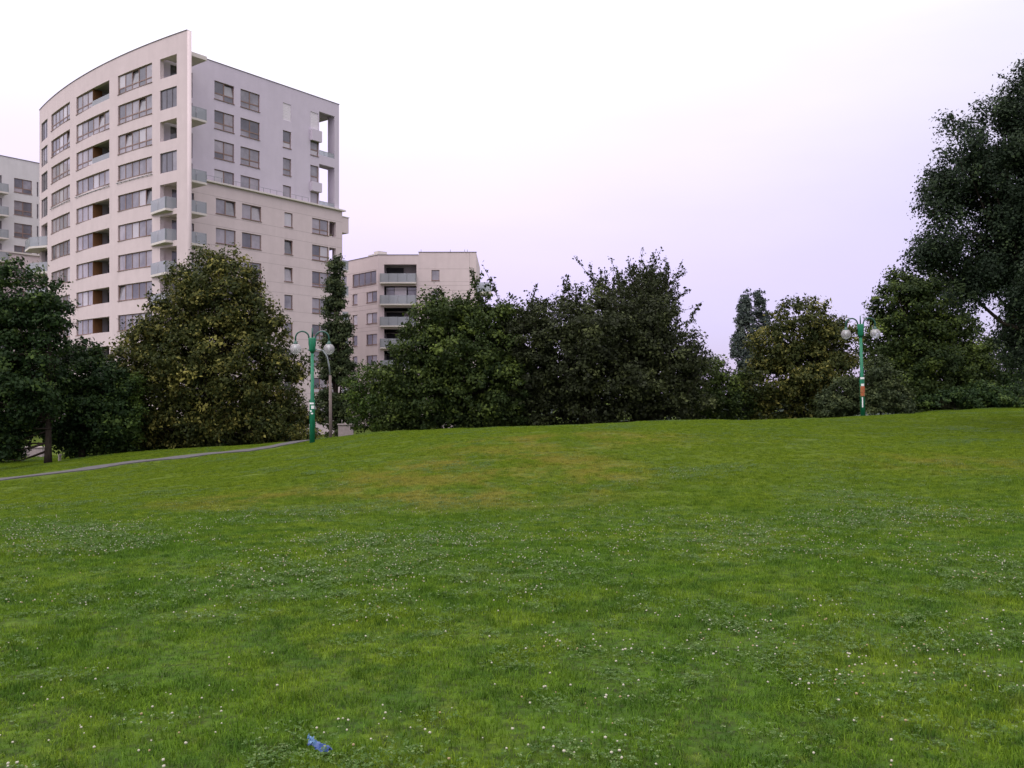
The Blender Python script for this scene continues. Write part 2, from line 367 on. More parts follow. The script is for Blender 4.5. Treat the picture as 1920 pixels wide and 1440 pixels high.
_wc = {}
def window(root, loc, ang, w, h, n, transom=None, frame='brownframe', weights=(2, 4, 4, 1), tilt=None, sill=True, blind=None):
    key = (round(w, 2), round(h, 2), n, transom, frame, sill)
    b_ = .07
    if key not in _wc:
        mb = MB(); mb.box(0, w, .1, .2, 0, b_); mb.box(0, w, .1, .2, h-b_, h); mb.box(0, b_, .1, .2, b_, h-b_); mb.box(w-b_, w, .1, .2, b_, h-b_)
        for i in range(1, n): x = w*i/n; mb.box(x-b_*.75, x+b_*.75, .102, .198, b_, h-b_)
        if transom:
            for i in range(n):
                x0 = w*i/n+(b_ if i == 0 else b_*.75); x1 = w*(i+1)/n-(b_ if i == n-1 else b_*.75); mb.box(x0, x1, .104, .196, h*transom-b_*.8, h*transom+b_*.8)
        if sill: mb.box(-.04, w+.04, -.07, .1, -.05, -.002)
        _wc[key] = mb.mesh('window', M[frame])
        pw = w/n-b_*1.5
        cells = [(b_, h-b_)] if not transom else [(h*transom+b_*.8, h-b_), (b_, h*transom-b_*.8)]
        for ci, (za, zb) in enumerate(cells):
            for pi, pm in enumerate(panes):
                pb = MB(); pb.box(-pw/2-.02, pw/2+.02, -.015, .015, 0, zb-za); _wc[(key, ci, pi)] = pb.mesh('pane', pm)
        _wc[(key, 'cells')] = cells
    fo = inst('window', _wc[key], root, loc, ang)
    cells = _wc[(key, 'cells')]
    row = random.choices(range(4), weights)[0]
    for ci, (za, zb) in enumerate(cells):
        for i in range(n):
            pi = row if random.random() < .35 else random.choices(range(4), weights)[0]
            if blind is not None and ci == 0: pi = blind
            tl = tilt is not None and ci == 0 and i == tilt
            o = inst('pane', _wc[(key, ci, pi)], fo, (w*(i+.5)/n, .15 if not tl else .13, za), 0, -.14 if tl else random.uniform(-.004, .004))
            if tl: tag(o, 'window sash tilted open at the top')
    return fo

def shutter(root, loc, ang, w, h):
    mb = MB(); k = max(6, int(h/.16))
    for i in range(k): mb.box(.03, w-.03, .06+.004*(i % 2), .1, h*i/k+.004, h*(i+1)/k-.004)
    mb.box(0, .03, .05, .12, 0, h); mb.box(w-.03, w, .05, .12, 0, h)
    o = inst('roller_shutter', mb.mesh('roller_shutter', M['shutter']), root, loc, ang); tag(o, 'closed white roller shutter'); return o

def balcony(root, poly, glass_edges, z, th=.2, gh=1.05, name='balcony', mt='pale', solid=False):
    """poly: plan points (world); glass_edges: indices i of edges poly[i]->poly[i+1] that carry a glass parapet"""
    mb = MB(); mb.prism([tuple(p) for p in poly], z-th, z)
    s = mb.build(name, M[mt], root, off=root.location)
    for e in glass_edges:
        a = Vector(poly[e]); b_ = Vector(poly[(e+1) % len(poly)]); d = b_-a; L = d.length; d.normalize()
        k = max(1, round(L/1.3))
        Mx = Matrix(((d.x, -d.y, 0, a.x), (d.y, d.x, 0, a.y), (0, 0, 1, 0), (0, 0, 0, 1)))
        cen = sum((Vector(p) for p in poly), Vector((0, 0)))/len(poly); sgn = 1 if (Vector((-d.y, d.x)).dot(cen-a)) > 0 else -1
        for i in range(k):
            g = MB(); g.box(L*i/k+.04, L*(i+1)/k-.04, sgn*.02-.008, sgn*.02+.008, z-.1 if not solid else z-.05, z+gh, Mx); g.build('glass_panel', M['bglass'], s, off=root.location)
        r = MB()
        for i in range(k+1): x = min(max(L*i/k, .03), L-.03); r.box(x-.025, x+.025, sgn*.08-.025, sgn*.08+.025, z+.002, z+gh-.05, Mx)
        r.box(0, L, sgn*.08-.015, sgn*.08+.015, z+gh-.048, z+gh-.01, Mx)
        r.build('railing', M['steel'], s, off=root.location)
    return s

def loggia(root, fr, u0, u1, z0, z1, depth=1.7, side='brownpanel', glass=True, th=.35):
    w = u1-u0; h = z1-z0; fl = -.9
    def W_(): return MB()
    mb = MB()
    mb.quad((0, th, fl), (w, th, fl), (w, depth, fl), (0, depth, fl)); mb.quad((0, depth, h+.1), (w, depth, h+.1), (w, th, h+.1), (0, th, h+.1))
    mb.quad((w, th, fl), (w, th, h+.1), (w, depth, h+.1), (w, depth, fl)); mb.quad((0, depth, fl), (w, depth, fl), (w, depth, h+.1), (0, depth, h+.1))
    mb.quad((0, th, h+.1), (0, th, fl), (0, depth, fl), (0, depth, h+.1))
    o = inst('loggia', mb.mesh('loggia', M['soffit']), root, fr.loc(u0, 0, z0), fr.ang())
    if side:
        s = MB(); s.box(.005, .06, .1, depth*.62, 0, h-.002); inst('side_panel', s.mesh('side_panel', M[side]), o)
    d = MB(); d.box(w*.02, w*.55, depth-.08, depth-.02, fl+.02, h-.15); inst('door', d.mesh('door', M['dark']), o)
    if glass:
        g = MB(); g.box(.03, w-.03, .05, .07, -.02, .55); inst('glass_panel', g.mesh('glass_panel', M['bglass']), o)
        r = MB(); r.box(0, w, .08, .12, .53, .57); [r.box(x-.02, x+.02, .08, .12, 0, .53) for x in (w*.33, w*.66)]; inst('railing', r.mesh('railing', M['steel']), o)
    return o

# ------------------------------------------------------------------ the tall curved apartment tower
BASE = -4.2
tower = empty('apartment_tower', (-36, 95, BASE), 'tall cream apartment tower with curved front, fin wall and glass corner balconies', 'building')
CC = Vector((26.01382102, 167.37476664)); RR = 102.97; TH0 = math.atan2(80.5-CC.y, -29.1-CC.x)
def arc(s, v=0, z=0):
    th = TH0-s/RR; r = RR-v; return Vector((CC.x+r*math.cos(th), CC.y+r*math.sin(th), z))
def s_px(px):
    lo, hi = -1, 60
    for _ in range(50):
        m_ = (lo+hi)/2; p = arc(m_)
        if p.x/p.y*F+960 > px: lo = m_
        else: hi = m_
    return (lo+hi)/2
SE = s_px(74)
ZT = lambda k: 31.2-2.9*k
ROWS = 12
cols_ = {'D': (300, 331.5), 'C': (221, 285), 'B': (143, 205), 'A2': (96, 131), 'A': (77.5, 89)}
S = {k: (s_px(b_), s_px(a)) for k, (a, b_) in cols_.items()}     # (s right, s left)
def arc_frame(s_left, s_right):
    a = arc(s_left); b_ = arc(s_right); return Fr((a.x, a.y), (b_.x-a.x, b_.y-a.y), tower), math.hypot(b_.x-a.x, b_.y-a.y)
holes = []
tilts = {('C', 0): 2, ('C', 1): 3, ('C', 2): 1, ('B', 1): 4, ('A2', 1): 4, ('C', 7): 0, ('C', 4): 4}
for k in range(ROWS):
    for c_ in cols_:
        sr, sl = S[c_]; zt = ZT(k); h = 1.82 if k <= 2 else (1.45 if k == 3 else 1.52)
        if c_ == 'D': h = 1.84 if k <= 3 else 2.38
        if c_ == 'A': h = 2.1 if k <= 3 else 2.5
        zb = zt-h; holes.append((-sl, -sr, zb, zt))
        fr, w = arc_frame(sl, sr)
        if c_ == 'D':
            if k in (1, 3): window(tower, fr.loc(0, 0, zb), fr.ang(), w, h, 3, None, 'darkframe', (5, 2, 3, 1), sill=False)
        elif c_ == 'A':
            if k <= 3: window(tower, fr.loc(0, 0, zb), fr.ang(), w, h, 3, None, 'darkframe', (6, 2, 2, 0), sill=False)
        elif c_ == 'B' and k not in (1, 3):
            sm = sl+(sr-sl)*.5; hw = w*.5
            window(tower, fr.loc(0, 0, zb), fr.ang(), hw, h, 3, .3 if k <= 2 else None)
            fr2, w2 = arc_frame(sm, sr); loggia(tower, fr2, 0, w2-.02, zb, zt, glass=k in (0, 2))
        else:
            n = 6 if c_ == 'B' else 5
            window(tower, fr.loc(0, 0, zb), fr.ang(), w, h, n, .3 if k <= 2 else None, tilt=tilts.get((c_, k)))
            if k == 3 and c_ != 'A2' or (k == 3 and c_ == 'A2'):
                r = MB(); r.box(-.15, w+.1, -.12, -.08, -.28, -.24); [r.box(w*i/8-.02, w*i/8+.02, -.14, -.001, -.3, -.22) for i in range(9)]
                inst('ledge_rail', r.mesh('ledge_rail', M['steel']), tower, fr.loc(0, 0, zb), fr.ang())
ext = list(-np.linspace(0, SE, 34))
wl = wall('curved_wall', M['cream'], tower, lambda u, v, z: arc(-u, v, z), -SE, 0, BASE, 33.02, holes, .4, ext)
mb = MB()      # parapet flashing on the curved wall
for i in range(len(ext)-1):
    a, b_ = -ext[i], -ext[i+1]
    P = [arc(a, -.06, 0), arc(b_, -.06, 0), arc(b_, .46, 0), arc(a, .46, 0)]
    mb.prism([(p.x, p.y) for p in P], 33.022, 33.06)
mb.build('parapet_flashing', M['cap'], tower, off=tower.location)
mb = MB(); e0 = arc(0, .2); mb.tube([(e0.x, e0.y, BASE), (e0.x, e0.y, 32.95)], .201, 16); mb.build('rounded_wall_end', M['cream'], tower, off=tower.location, smooth=True)

U = Vector((.605, .796)); N_ = Vector((-.796, .605))     # right face: along, inwards
fR = Fr((-29.2, 88.0), U, tower)
T0, T1 = -5.9, 16.1
ZL = 21.15
tx = fR.t_of
c1 = (tx(402), tx(439)); c2_ = (tx(451), tx(487)); c3 = (tx(530.5), tx(546)); c4u = (tx(582), tx(597)); c4l = (tx(582.5), tx(627)); op_u = (tx(598.5), tx(627.5))
door = (tx(356.5), tx(361))
up, lo = [], []
for k in range(4):
    zt = ZT(k); h = 1.8 if k < 3 else 1.25; zb = zt-h
    for ci, c_ in enumerate((c1, c2_, c3, c4u)):
        up.append((*c_, zb, zt)); w = c_[1]-c_[0]
        if (ci == 2 and k == 0) or (ci == 3 and k == 0): shutter(tower, fR.loc(c_[0], 0, zb), fR.ang(), w, h); continue
        n = 2 if ci < 2 else 1
        window(tower, fR.loc(c_[0], 0, zb), fR.ang(), w, h, n, .34 if k < 3 else None, tilt={(0, 0): 1}.get((ci, k)), frame='brownframe')
    up.append((door[0]-1.2, door[1], zt-2.4 if k < 3 else ZL+.05, zt)); window(tower, fR.loc(door[0]-1.2, 0, zt-2.4 if k < 3 else ZL+.05), fR.ang(), door[1]-door[0]+1.2, 2.4 if k < 3 else zt-ZL-.05, 2, None, 'darkframe', (5, 2, 2, 1), sill=False)
dd = (tx(319.5), tx(333))
for k in range(4):
    zt = ZT(k)+.15; zb = zt-2.3; up.append((*dd, zb, zt)); window(tower, fR.loc(dd[0], 0, zb), fR.ang(), dd[1]-dd[0], 2.3, 1, None, 'darkframe', (1, 0, 0, 0), sill=False)
OPZ = ((26.75, 31.5), (ZL+.02, 25.75))
for a, b_ in OPZ: up.append((*op_u, a, b_))
wall('upper_wall', M['lilac'], tower, fR.p, T0, T1, ZL, 33.0, up, .35)
fL = Fr(tuple(fR.p(0, -.25, 0))[:2], U, tower)
for k in range(4, ROWS):
    zt = ZT(k); h = 1.5; zb = zt-h
    for ci, c_ in enumerate((c1, c2_, c3)):
        lo.append((*c_, zb, zt)); window(tower, fL.loc(c_[0], 0, zb), fL.ang(), c_[1]-c_[0], h, 2 if ci < 2 else 1, None, tilt={(0, 4): 1, (1, 4): 1, (2, 5): 0, (2, 6): 0}.get((ci, k)))
    h4 = 1.75; zb4 = zt-h4+.1; a, b_ = c4l
    if k <= 5:
        mid = a+(b_-a)*.68; lo.append((a, mid, zb4, zt)); lo.append((mid+.12, b_, zb4, zt))
        window(tower, fL.loc(a, 0, zb4), fL.ang(), mid-a, zt-zb4, 2, .3)
    else:
        lo.append((a, b_, zb4, zt)); window(tower, fL.loc(a, 0, zb4), fL.ang(), b_-a, zt-zb4, 3, .3 if k != 6 else .18)
    zt += .0; lo.append((*dd, zt-2.3, zt)); window(tower, fL.loc(dd[0], 0, zt-2.3), fL.ang(), dd[1]-dd[0], 2.3, 1, None, 'darkframe', (1, 0, 0, 0), sill=False)
    lo.append((door[0]-1.2, door[1], zt-2.4, zt)); window(tower, fL.loc(door[0]-1.2, 0, zt-2.4), fL.ang(), door[1]-door[0]+1.2, 2.4, 2, None, 'darkframe', (5, 2, 2, 1), sill=False)
wall('lower_wall', M['cream'], tower, fL.p, T0, T1+.25, BASE, ZL-.16, lo, .35)
mb = MB(); Mx = fR.mat(); mb.box(-2.9, T1+.6, -.5, .0, ZL-.158, ZL-.02, Mx); mb.box(-2.9, T1+.5, -.42, -.002, ZL-.018, ZL+.03, Mx); mb.build('ledge', M['pale'], tower, off=tower.location)
r = MB(); r.box(-2.9, tx(575), -.36, -.34, ZL+.45, ZL+.48, Mx)
[r.box(x-.015, x+.015, -.36, -.34, ZL+.032, ZL+.448, Mx) for x in np.linspace(-2.8, tx(574), 18)]
r.build('ledge_railing', M['steel'], tower, off=tower.location)
mb = MB()
for k in range(4, ROWS):
    for zj in (ZT(k)+.16, ZT(k)-1.5-.22): mb.box(T0, T1+.25, -.253, -.249, zj-.012, zj+.012, Mx)
mb.build('joint_lines', M['joint'], tower, off=tower.location)
mb = MB(); mb.box(T0+3, T1+.05, -.05, .4, 33.002, 33.05, Mx); mb.build('roof_flashing', M['cap'], tower, off=tower.location)
# corner terrace: inner walls, soffit, columns, decks
LD = 5.2
mb = MB()
a, b_ = op_u[0], T1-.001
mb.box(a-.3, a-.003, .352, LD, ZL, 31.6, Mx)                      # return wall
mb.build('terrace_side_wall', M['lilac'], tower, off=tower.location)
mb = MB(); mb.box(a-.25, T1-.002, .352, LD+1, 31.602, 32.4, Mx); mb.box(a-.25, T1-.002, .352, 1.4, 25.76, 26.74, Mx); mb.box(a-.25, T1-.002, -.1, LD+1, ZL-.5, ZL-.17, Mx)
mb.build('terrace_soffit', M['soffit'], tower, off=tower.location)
mb = MB(); mb.box(op_u[1]+.002, T1-.002, .352, 1.15, ZL, 31.6, Mx); mb.build('corner_column', M['lilac'], tower, off=tower.location)
mb = MB(); mb.box(c4u[0]-.05, op_u[0]+.12, -.35, -.002, 28.05, 29.25, Mx); mb.box(c4u[0]-.05, op_u[0]+.12, -.35, -.002, 22.55, 23.55, Mx); mb.build('spandrel_box', M['lilac'], tower, off=tower.location)
for z in (26.76, ZL+.04):
    g = MB(); g.box(op_u[0]+.05, op_u[1]-.05, .05, .07, z, z+.5, Mx); g.build('glass_panel', M['bglass'], tower, off=tower.location)
    r = MB(); r.box(op_u[0], op_u[1], .1, .14, z+.5, z+.54, Mx); [r.box(x-.02, x+.02, .1, .14, z, z+.5, Mx) for x in (op_u[0]+.8, op_u[0]+1.5)]; r.build('railing', M['steel'], tower, off=tower.location)
# lower corner notch behind the open bays of rows 4 and 5
ml = c4l[0]+(c4l[1]-c4l[0])*.68
mb = MB()
for k in (4, 5):
    zt = ZT(k); mb.box(ml-.2, T1+.24, .102, LD+1, zt+.1, zt+.4, Mx)
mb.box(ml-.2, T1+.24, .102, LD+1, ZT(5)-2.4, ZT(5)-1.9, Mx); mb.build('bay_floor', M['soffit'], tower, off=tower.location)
mb = MB(); mb.box(ml-.25, ml-.003, .102, LD, ZT(5)-2, ZL-.2, Mx); mb.box(T1-.4, T1+.245, .102, .7, ZT(5)-2, ZL-.2, Mx); mb.build('bay_side_wall', M['cream'], tower, off=tower.location)
# end, back and left walls
E = fR.p(T1, 0, 0)
def plain(name, a, b_, z0, z1, m_, th=.3):
    a = Vector(a[:2]); b_ = Vector(b_[:2]); f_ = Fr(tuple(a), tuple(b_-a), tower); L = (b_-a).length
    mb = MB(); mb.box(0, L, 0, th, z0, z1, f_.mat()); return mb.build(name, m_, tower, off=tower.location)
plain('end_wall', fR.p(T1+.24, LD+1, 0), fR.p(T1+.24, 14, 0), BASE, 33.0, M['cream'])
plain('end_wall', fR.p(T1+.24, .105, 0), fR.p(T1+.24, LD+.99, 0), BASE, ZT(5)-2.45, M['cream'])
fe = arc(SE); Lb = fe+Vector((.605*9, .796*9, 0)); B1 = fR.p(T1+.24, 14.3, 0)
plain('back_wall', B1, Lb, BASE, 33.0, M['cream']); plain('left_wall', Lb, arc(SE, .4), BASE, 33.0, M['cream'])
mb = MB()
J = s_px(291)
poly = [tuple(arc(s_, .42))[:2] for s_ in np.linspace(J, SE-.3, 20)]+[tuple(Lb+Vector((.3, -.2, 0)))[:2], tuple(B1+Vector((-.2, -.3, 0)))[:2], tuple(fR.p(T1-.1, 13.8))[:2], tuple(fR.p(T1-.1, .4))[:2], tuple(fR.p(T0+1.2, .4))[:2]]
mb.prism(poly, 32.41, 32.6); mb.build('roof', M['roof'], tower, off=tower.location)
for z in np.arange(2, 31, 2.9):       # floors inside, so nothing shows through the open sashes
    pass
# corner balconies between fin and right face
Q0 = arc(s_px(292), .42); Q1 = arc(.25, .42); outer = fR.p(-2.95, -3.1, 0); wallp = fR.p(-2.95, -.01, 0)
# extend front edge parallel to the face until the fin
tip = fR.p(-5.2, -3.1, 0); P1 = arc(.4, .42)
polyR = [tuple(fR.p(-5.25, -3.1))[:2], tuple(outer)[:2], tuple(fR.p(-2.95, -.26, 0))[:2], tuple(fR.p(T0+.3, -.26, 0))[:2]]
balcony(tower, polyR, [], 31.9, .38, name='canopy')
for k in (1, 3, 4, 5, 6, 7, 8, 9, 10, 11):
    z = ZT(k)-2.4
    balcony(tower, polyR, [0, 1], z, .2)
    if k >= 4:
        K_ = lambda px, D: ((px-960)/F*D, D)
        balcony(tower, [tuple(arc(s_px(331.2), .35))[:2], K_(331, 81.75), K_(310, 81.0), K_(282, 83.2), tuple(arc(s_px(284.5), -.002))[:2], tuple(arc(s_px(300.3), -.002))[:2], tuple(arc(s_px(300.3), .35))[:2]], [1, 2], z, .2)
# left corner balconies
for k in range(4, ROWS):
    z = ZT(k)-2.55; a1 = arc(s_px(88.5), -.002); ap = arc(s_px(79), -1.3); c_ = fe+Vector((-2.0, .6, 0)); d_ = fe+Vector((.2, 3.2, 0)); e_ = arc(SE, -.002)
    balcony(tower, [tuple(a1)[:2], tuple(ap)[:2], tuple(c_)[:2], tuple(d_)[:2], tuple(e_)[:2]], [0, 1, 2], z, .22)
# dark recess behind the left corner openings
fa, wa = arc_frame(S['A'][1], S['A'][0])
for k in range(4, ROWS): loggia(tower, fa, 0, wa, ZT(k)-2.5, ZT(k), 1.5, None, False)
# end balconies on the far right of the tower
endF = Fr(tuple(fR.p(T1+.26, 0, 0))[:2], N_, tower)
for k in (4, 5, 6, 7, 8, 9, 10):
    z = ZT(k)-2.2 if k > 4 else ZT(k)-.95
    pl = [tuple(endF.p(-.2, -.0))[:2], tuple(endF.p(-.2, -1.0))[:2], tuple(endF.p(3.6, -1.0))[:2], tuple(endF.p(3.6, -.0))[:2]]
    if k == 4:
        mb = MB(); mb.prism(pl, z, z+1.75); s_ = mb.build('balcony', M['cream'], tower, off=tower.location); tag(s_, 'solid cream balcony under the cornice')
        mb = MB(); mb.prism([tuple(endF.p(-.26, -.0))[:2], tuple(endF.p(-.26, -1.07))[:2], tuple(endF.p(3.66, -1.07))[:2], tuple(endF.p(3.66, -.0))[:2]], z+1.752, z+1.84); mb.build('coping', M['pale'], s_, off=tower.location)
    else: balcony(tower, pl, [0, 1, 2], z, .22)

# ------------------------------------------------------------------ second building (centre left, farther)
b2 = empty('apartment_block', (-15, 128, BASE), 'six storey cream apartment block with recessed glass balconies, behind the centre trees', 'building')
K2 = lambda px, D: Vector(((px-960)/F*D, D, 0))
pA = K2(709, 119.1); pA0 = pA+Vector((-5.7, 6.3, 0))/Vector((5.7, 6.3)).length*16; pB = K2(893, 119.1)
f2L = Fr(tuple(pA0)[:2], tuple(pA-pA0)[:2], b2); f2M = Fr(tuple(pA)[:2], (1, 0), b2)
Z2 = lambda k: 17.0-2.85*k
hL, hM = [], []
t2 = f2L.t_of
for k in range(8):
    zt = Z2(k)+(.1 if k else .0)
    if k == 0:
        a, b_ = t2(661), t2(705.5); hL.append((a, b_, zt-1.75, zt)); window(b2, f2L.loc(a, 0, zt-1.75), f2L.ang(), b_-a, 1.75, 4, None, weights=(5, 2, 2, 0))
        a, b_ = t2(625), t2(650); hL.append((a, b_, zt-1.75, zt)); window(b2, f2L.loc(a, 0, zt-1.75), f2L.ang(), b_-a, 1.75, 2, None)
    else:
        for x0, x1, n in ((661, 670, 1), (687, 707, 2), (630, 642, 1)):
            a, b_ = t2(x0), t2(x1); hL.append((a, b_, zt-1.42, zt)); window(b2, f2L.loc(a, 0, zt-1.42), f2L.ang(), b_-a, 1.42, n, None, weights=(3, 3, 3, 1))
    a, b_ = f2M.t_of(720), f2M.t_of(781); zf = 15.3-2.87*k
    hM.append((a, b_, zf-.02, zf+2.45))
    lg = loggia(b2, f2M, a, b_, zf+.0, zf+2.4, 2.0, None, False)
    if k == 1:
        mb = MB(); mb.box(.4+(b_-a)*.22, (b_-a)*.68, .5, .55, 0, 2.3); inst('sun_screen', mb.mesh('sun_screen', M['shutter']), lg)
        for xx in ((.05, .3), (.72, .97)): mb = MB(); mb.box((b_-a)*xx[0], (b_-a)*xx[1], .6, .64, 0, 2.3); inst('pane', mb.mesh('pane', panes[2]), lg)
    else:
        mb = MB(); mb.box((b_-a)*.08, (b_-a)*.36, 1.88, 1.93, 0, 1.95); inst('door', mb.mesh('door', M['dark']), lg)
    P = [tuple(f2M.p(a-.45, -.01))[:2], tuple(f2M.p(a-.45, -.75))[:2], tuple(f2M.p(b_, -.75))[:2], tuple(f2M.p(b_, -.01))[:2]]
    balcony(b2, P, [0, 1, 2], zf, .18, 1.15)
    a, b_ = f2M.t_of(809), f2M.t_of(824); hM.append((a, b_, zt-1.4, zt)); window(b2, f2M.loc(a, 0, zt-1.4), 0, b_-a, 1.4, 1, None)
wall('wall', M['cream'], b2, f2L.p, 0, 16, BASE, 19.0, hL, .35); LM = f2M.t_of(785); LR = f2M.t_of(893)
wall('wall', M['cream'], b2, f2M.p, 0, LM, BASE, 19.0, [h for h in hM if h[0] < LM], .35)
wall('wall', M['cream'], b2, f2M.p, LM, LR, BASE, 19.35, [h for h in hM if h[0] > LM], .35)
mb = MB(); mm = f2M.mat(); mb.box(LM-.05, LR+.05, -.06, .4, 19.352, 19.42, mm); mb.box(0, LM-.051, -.06, .4, 19.002, 19.06, mm); mb.box(0, 16, -.06, .38, 19.002, 19.058, f2L.mat()); mb.build('parapet_flashing', M['cap'], b2, off=b2.location)
mb = MB()
for zj in (17.15, 15.45, 14.95, 14.3, 12.5, 11.9, 9.5, 9.0): mb.box(LM, LR-.9, -.004, .001, zj-.015, zj+.015, mm); mb.box(0, 16, -.004, .001, zj-.015, zj+.015, f2L.mat())
mb.box(LR-.9, LR-.87, -.004, .001, BASE, 19.3, mm); mb.build('joint_lines', M['joint'], b2, off=b2.location)
mb = MB(); bb = [tuple(f2L.p(0, .36))[:2], tuple(f2M.p(.1, .36))[:2], tuple(f2M.p(LR-.36, .36))[:2], tuple(f2M.p(LR-.36, 14))[:2], tuple(f2L.p(0, 14))[:2]]
mb.prism(bb, 18.4, 18.6); mb.build('roof', M['roof'], b2, off=b2.location)
mb = MB(); mb.box(LR-.35, LR, .352, 14, BASE, 19.3, mm); mb.box(-2, LR-.36, 13.7, 14, BASE, 18.9, mm); mb.build('back_wall', M['cream'], b2, off=b2.location)
for k in range(5):
    zf = 14.85-2.87*k; P = [tuple(f2M.p(LR+.002, .3))[:2], tuple(f2M.p(LR+1.95, .3))[:2], tuple(f2M.p(LR+1.95, 3))[:2], tuple(f2M.p(LR+.002, 3))[:2]]
    balcony(b2, P, [0, 1, 2], zf-.7, .3, 1.25)
mb = MB(); a = f2L.t_of(680); mb.box(a-.5, a+1.9, 1.2, 3, 18.6, 19.6, f2L.mat()); mb.box(a+.6, a+1.7, 1.4, 2.8, 19.6, 19.95, f2L.mat()); mb.build('roof_vent', M['pale'], b2, off=b2.location)
mb = MB(); [mb.tube([f2M.p(x, .2, 19.4), f2M.p(x, .2, 19.75)], .03, 6) for x in (LM+.3, LM+4.2, LM+6.1, LR-1.2)]; mb.build('roof_pipes', M['steel'], b2, off=b2.location)

# ------------------------------------------------------------------ third building (far left)
b3 = empty('apartment_building', (-68, 120, BASE), 'grey white apartment building at the left edge, behind the curved tower', 'building')
p3 = K2(15, 115); f3 = Fr(tuple(p3)[:2], U, b3); t3 = f3.t_of
h3u, h3l = [], []
for k in range(11):
    zt = 28.4-2.9*k; a, b_ = t3(26.5), t3(60); up3 = k <= 3; L_ = h3u if up3 else h3l
    L_.append((a, b_, zt-1.8, zt)); window(b3, f3.loc(a, 0 if up3 else -.3, zt-1.8), f3.ang(), b_-a, 1.8, 2, .33, weights=(4, 2, 3, 0))
    if up3: a, b_ = t3(69), t3(72); L_.append((a, b_, zt-1.9, zt)); window(b3, f3.loc(a, 0, zt-1.9), f3.ang(), b_-a, 1.9, 1, None, 'darkframe', sill=False)
    a, b_ = t3(-22), t3(8); P = [tuple(f3.p(a, -.02 if up3 else -.32))[:2], tuple(f3.p(a, -1.3))[:2], tuple(f3.p(b_, -1.3))[:2], tuple(f3.p(b_, -.02 if up3 else -.32))[:2]]
    balcony(b3, P, [0, 1, 2], zt-2.3, .2)
    L_.append((a+.4, b_-.3, zt-2.2, zt)); window(b3, f3.loc(a+.4, 0 if up3 else -.3, zt-2.2), f3.ang(), b_-a-.7, 2.2, 2, None, 'darkframe', sill=False)
wall('upper_wall', M['greywhite'], b3, f3.p, -9, 12, 18.8, 30.9, h3u, .35)
f3l = Fr(tuple(f3.p(0, -.3))[:2], U, b3); wall('lower_wall', M['cream'], b3, f3l.p, -9, t3(74), BASE, 18.6, h3l, .35)
mb = MB(); mb.box(-9, t3(75), -.5, .35, 18.602, 18.798, f3.mat()); mb.build('ledge', M['pale'], b3, off=b3.location)
mb = MB(); mb.box(-9, 12, -.06, .4, 30.902, 30.97, f3.mat()); mb.build('parapet_flashing', M['cap'], b3, off=b3.location)
mb = MB(); mb.box(-9, 12, .37, 12, 30.2, 30.4, f3.mat()); mb.build('roof', M['roof'], b3, off=b3.location)
mb = MB(); mb.box(-9, -8.7, .37, 12, BASE, 30.8, f3.mat()); mb.box(11.7, 12, .37, 12, BASE, 30.8, f3.mat()); mb.box(-8.69, 11.69, 11.7, 12, BASE, 30.8, f3.mat()); mb.build('back_wall', M['greywhite'], b3, off=b3.location)

# ------------------------------------------------------------------ small things behind the lawn edge
def gbox(name, px0, px1, ytop, D, depth, m_, label, cat, extra=None):
    a, b_ = at(px0, ytop, D), at(px1, ytop, D); zb = h1((a.x+b_.x)/2, D)-.3
    o = empty(name, ((a.x+b_.x)/2, D, zb), label, cat); mb = MB(); mb.box(a.x, b_.x, D, D+depth, zb, a.z); mb.build('wall', m_, o, off=o.location)
    mb = MB(); mb.box(a.x-.05, b_.x+.05, D-.05, D+depth+.05, a.z+.002, a.z+.07); mb.build('coping', M['concrete'], o, off=o.location); return o
gbox('low_wall', 38, 79, 840, 58, .5, M['concrete'], 'low whitish outbuilding seen under the left edge trees', 'outbuilding')
gbox('low_wall', 634, 660, 797, 58, .5, M['concrete'], 'pinkish grey low wall beside the poplar foot', 'wall')
def post(name, px, ytop, D, r, m_, label):
    p = at(px, ytop, D); zb = h1(p.x, D)-.1; o = empty(name, (p.x, D, zb), label, 'post')
    mb = MB(); mb.tube([(p.x, D, zb), (p.x, D, p.z-.1)], r, 12); mb.build('shaft', m_, o, off=o.location)
    mb = MB(); mb.tube([(p.x, D, p.z-.1), (p.x, D, p.z-.03), (p.x, D, p.z)], [r*1.2, r*1.2, r*.5], 12); mb.build('cap', m_, o, off=o.location, smooth=False)
post('slim_post', 86, 845, 47, .05, M['yellowpost'], 'slim yellowish post under the left edge trees')
post('thick_post', 112, 851, 48, .075, M['palepost'], 'thick pale post right of the yellowish post, under trees')

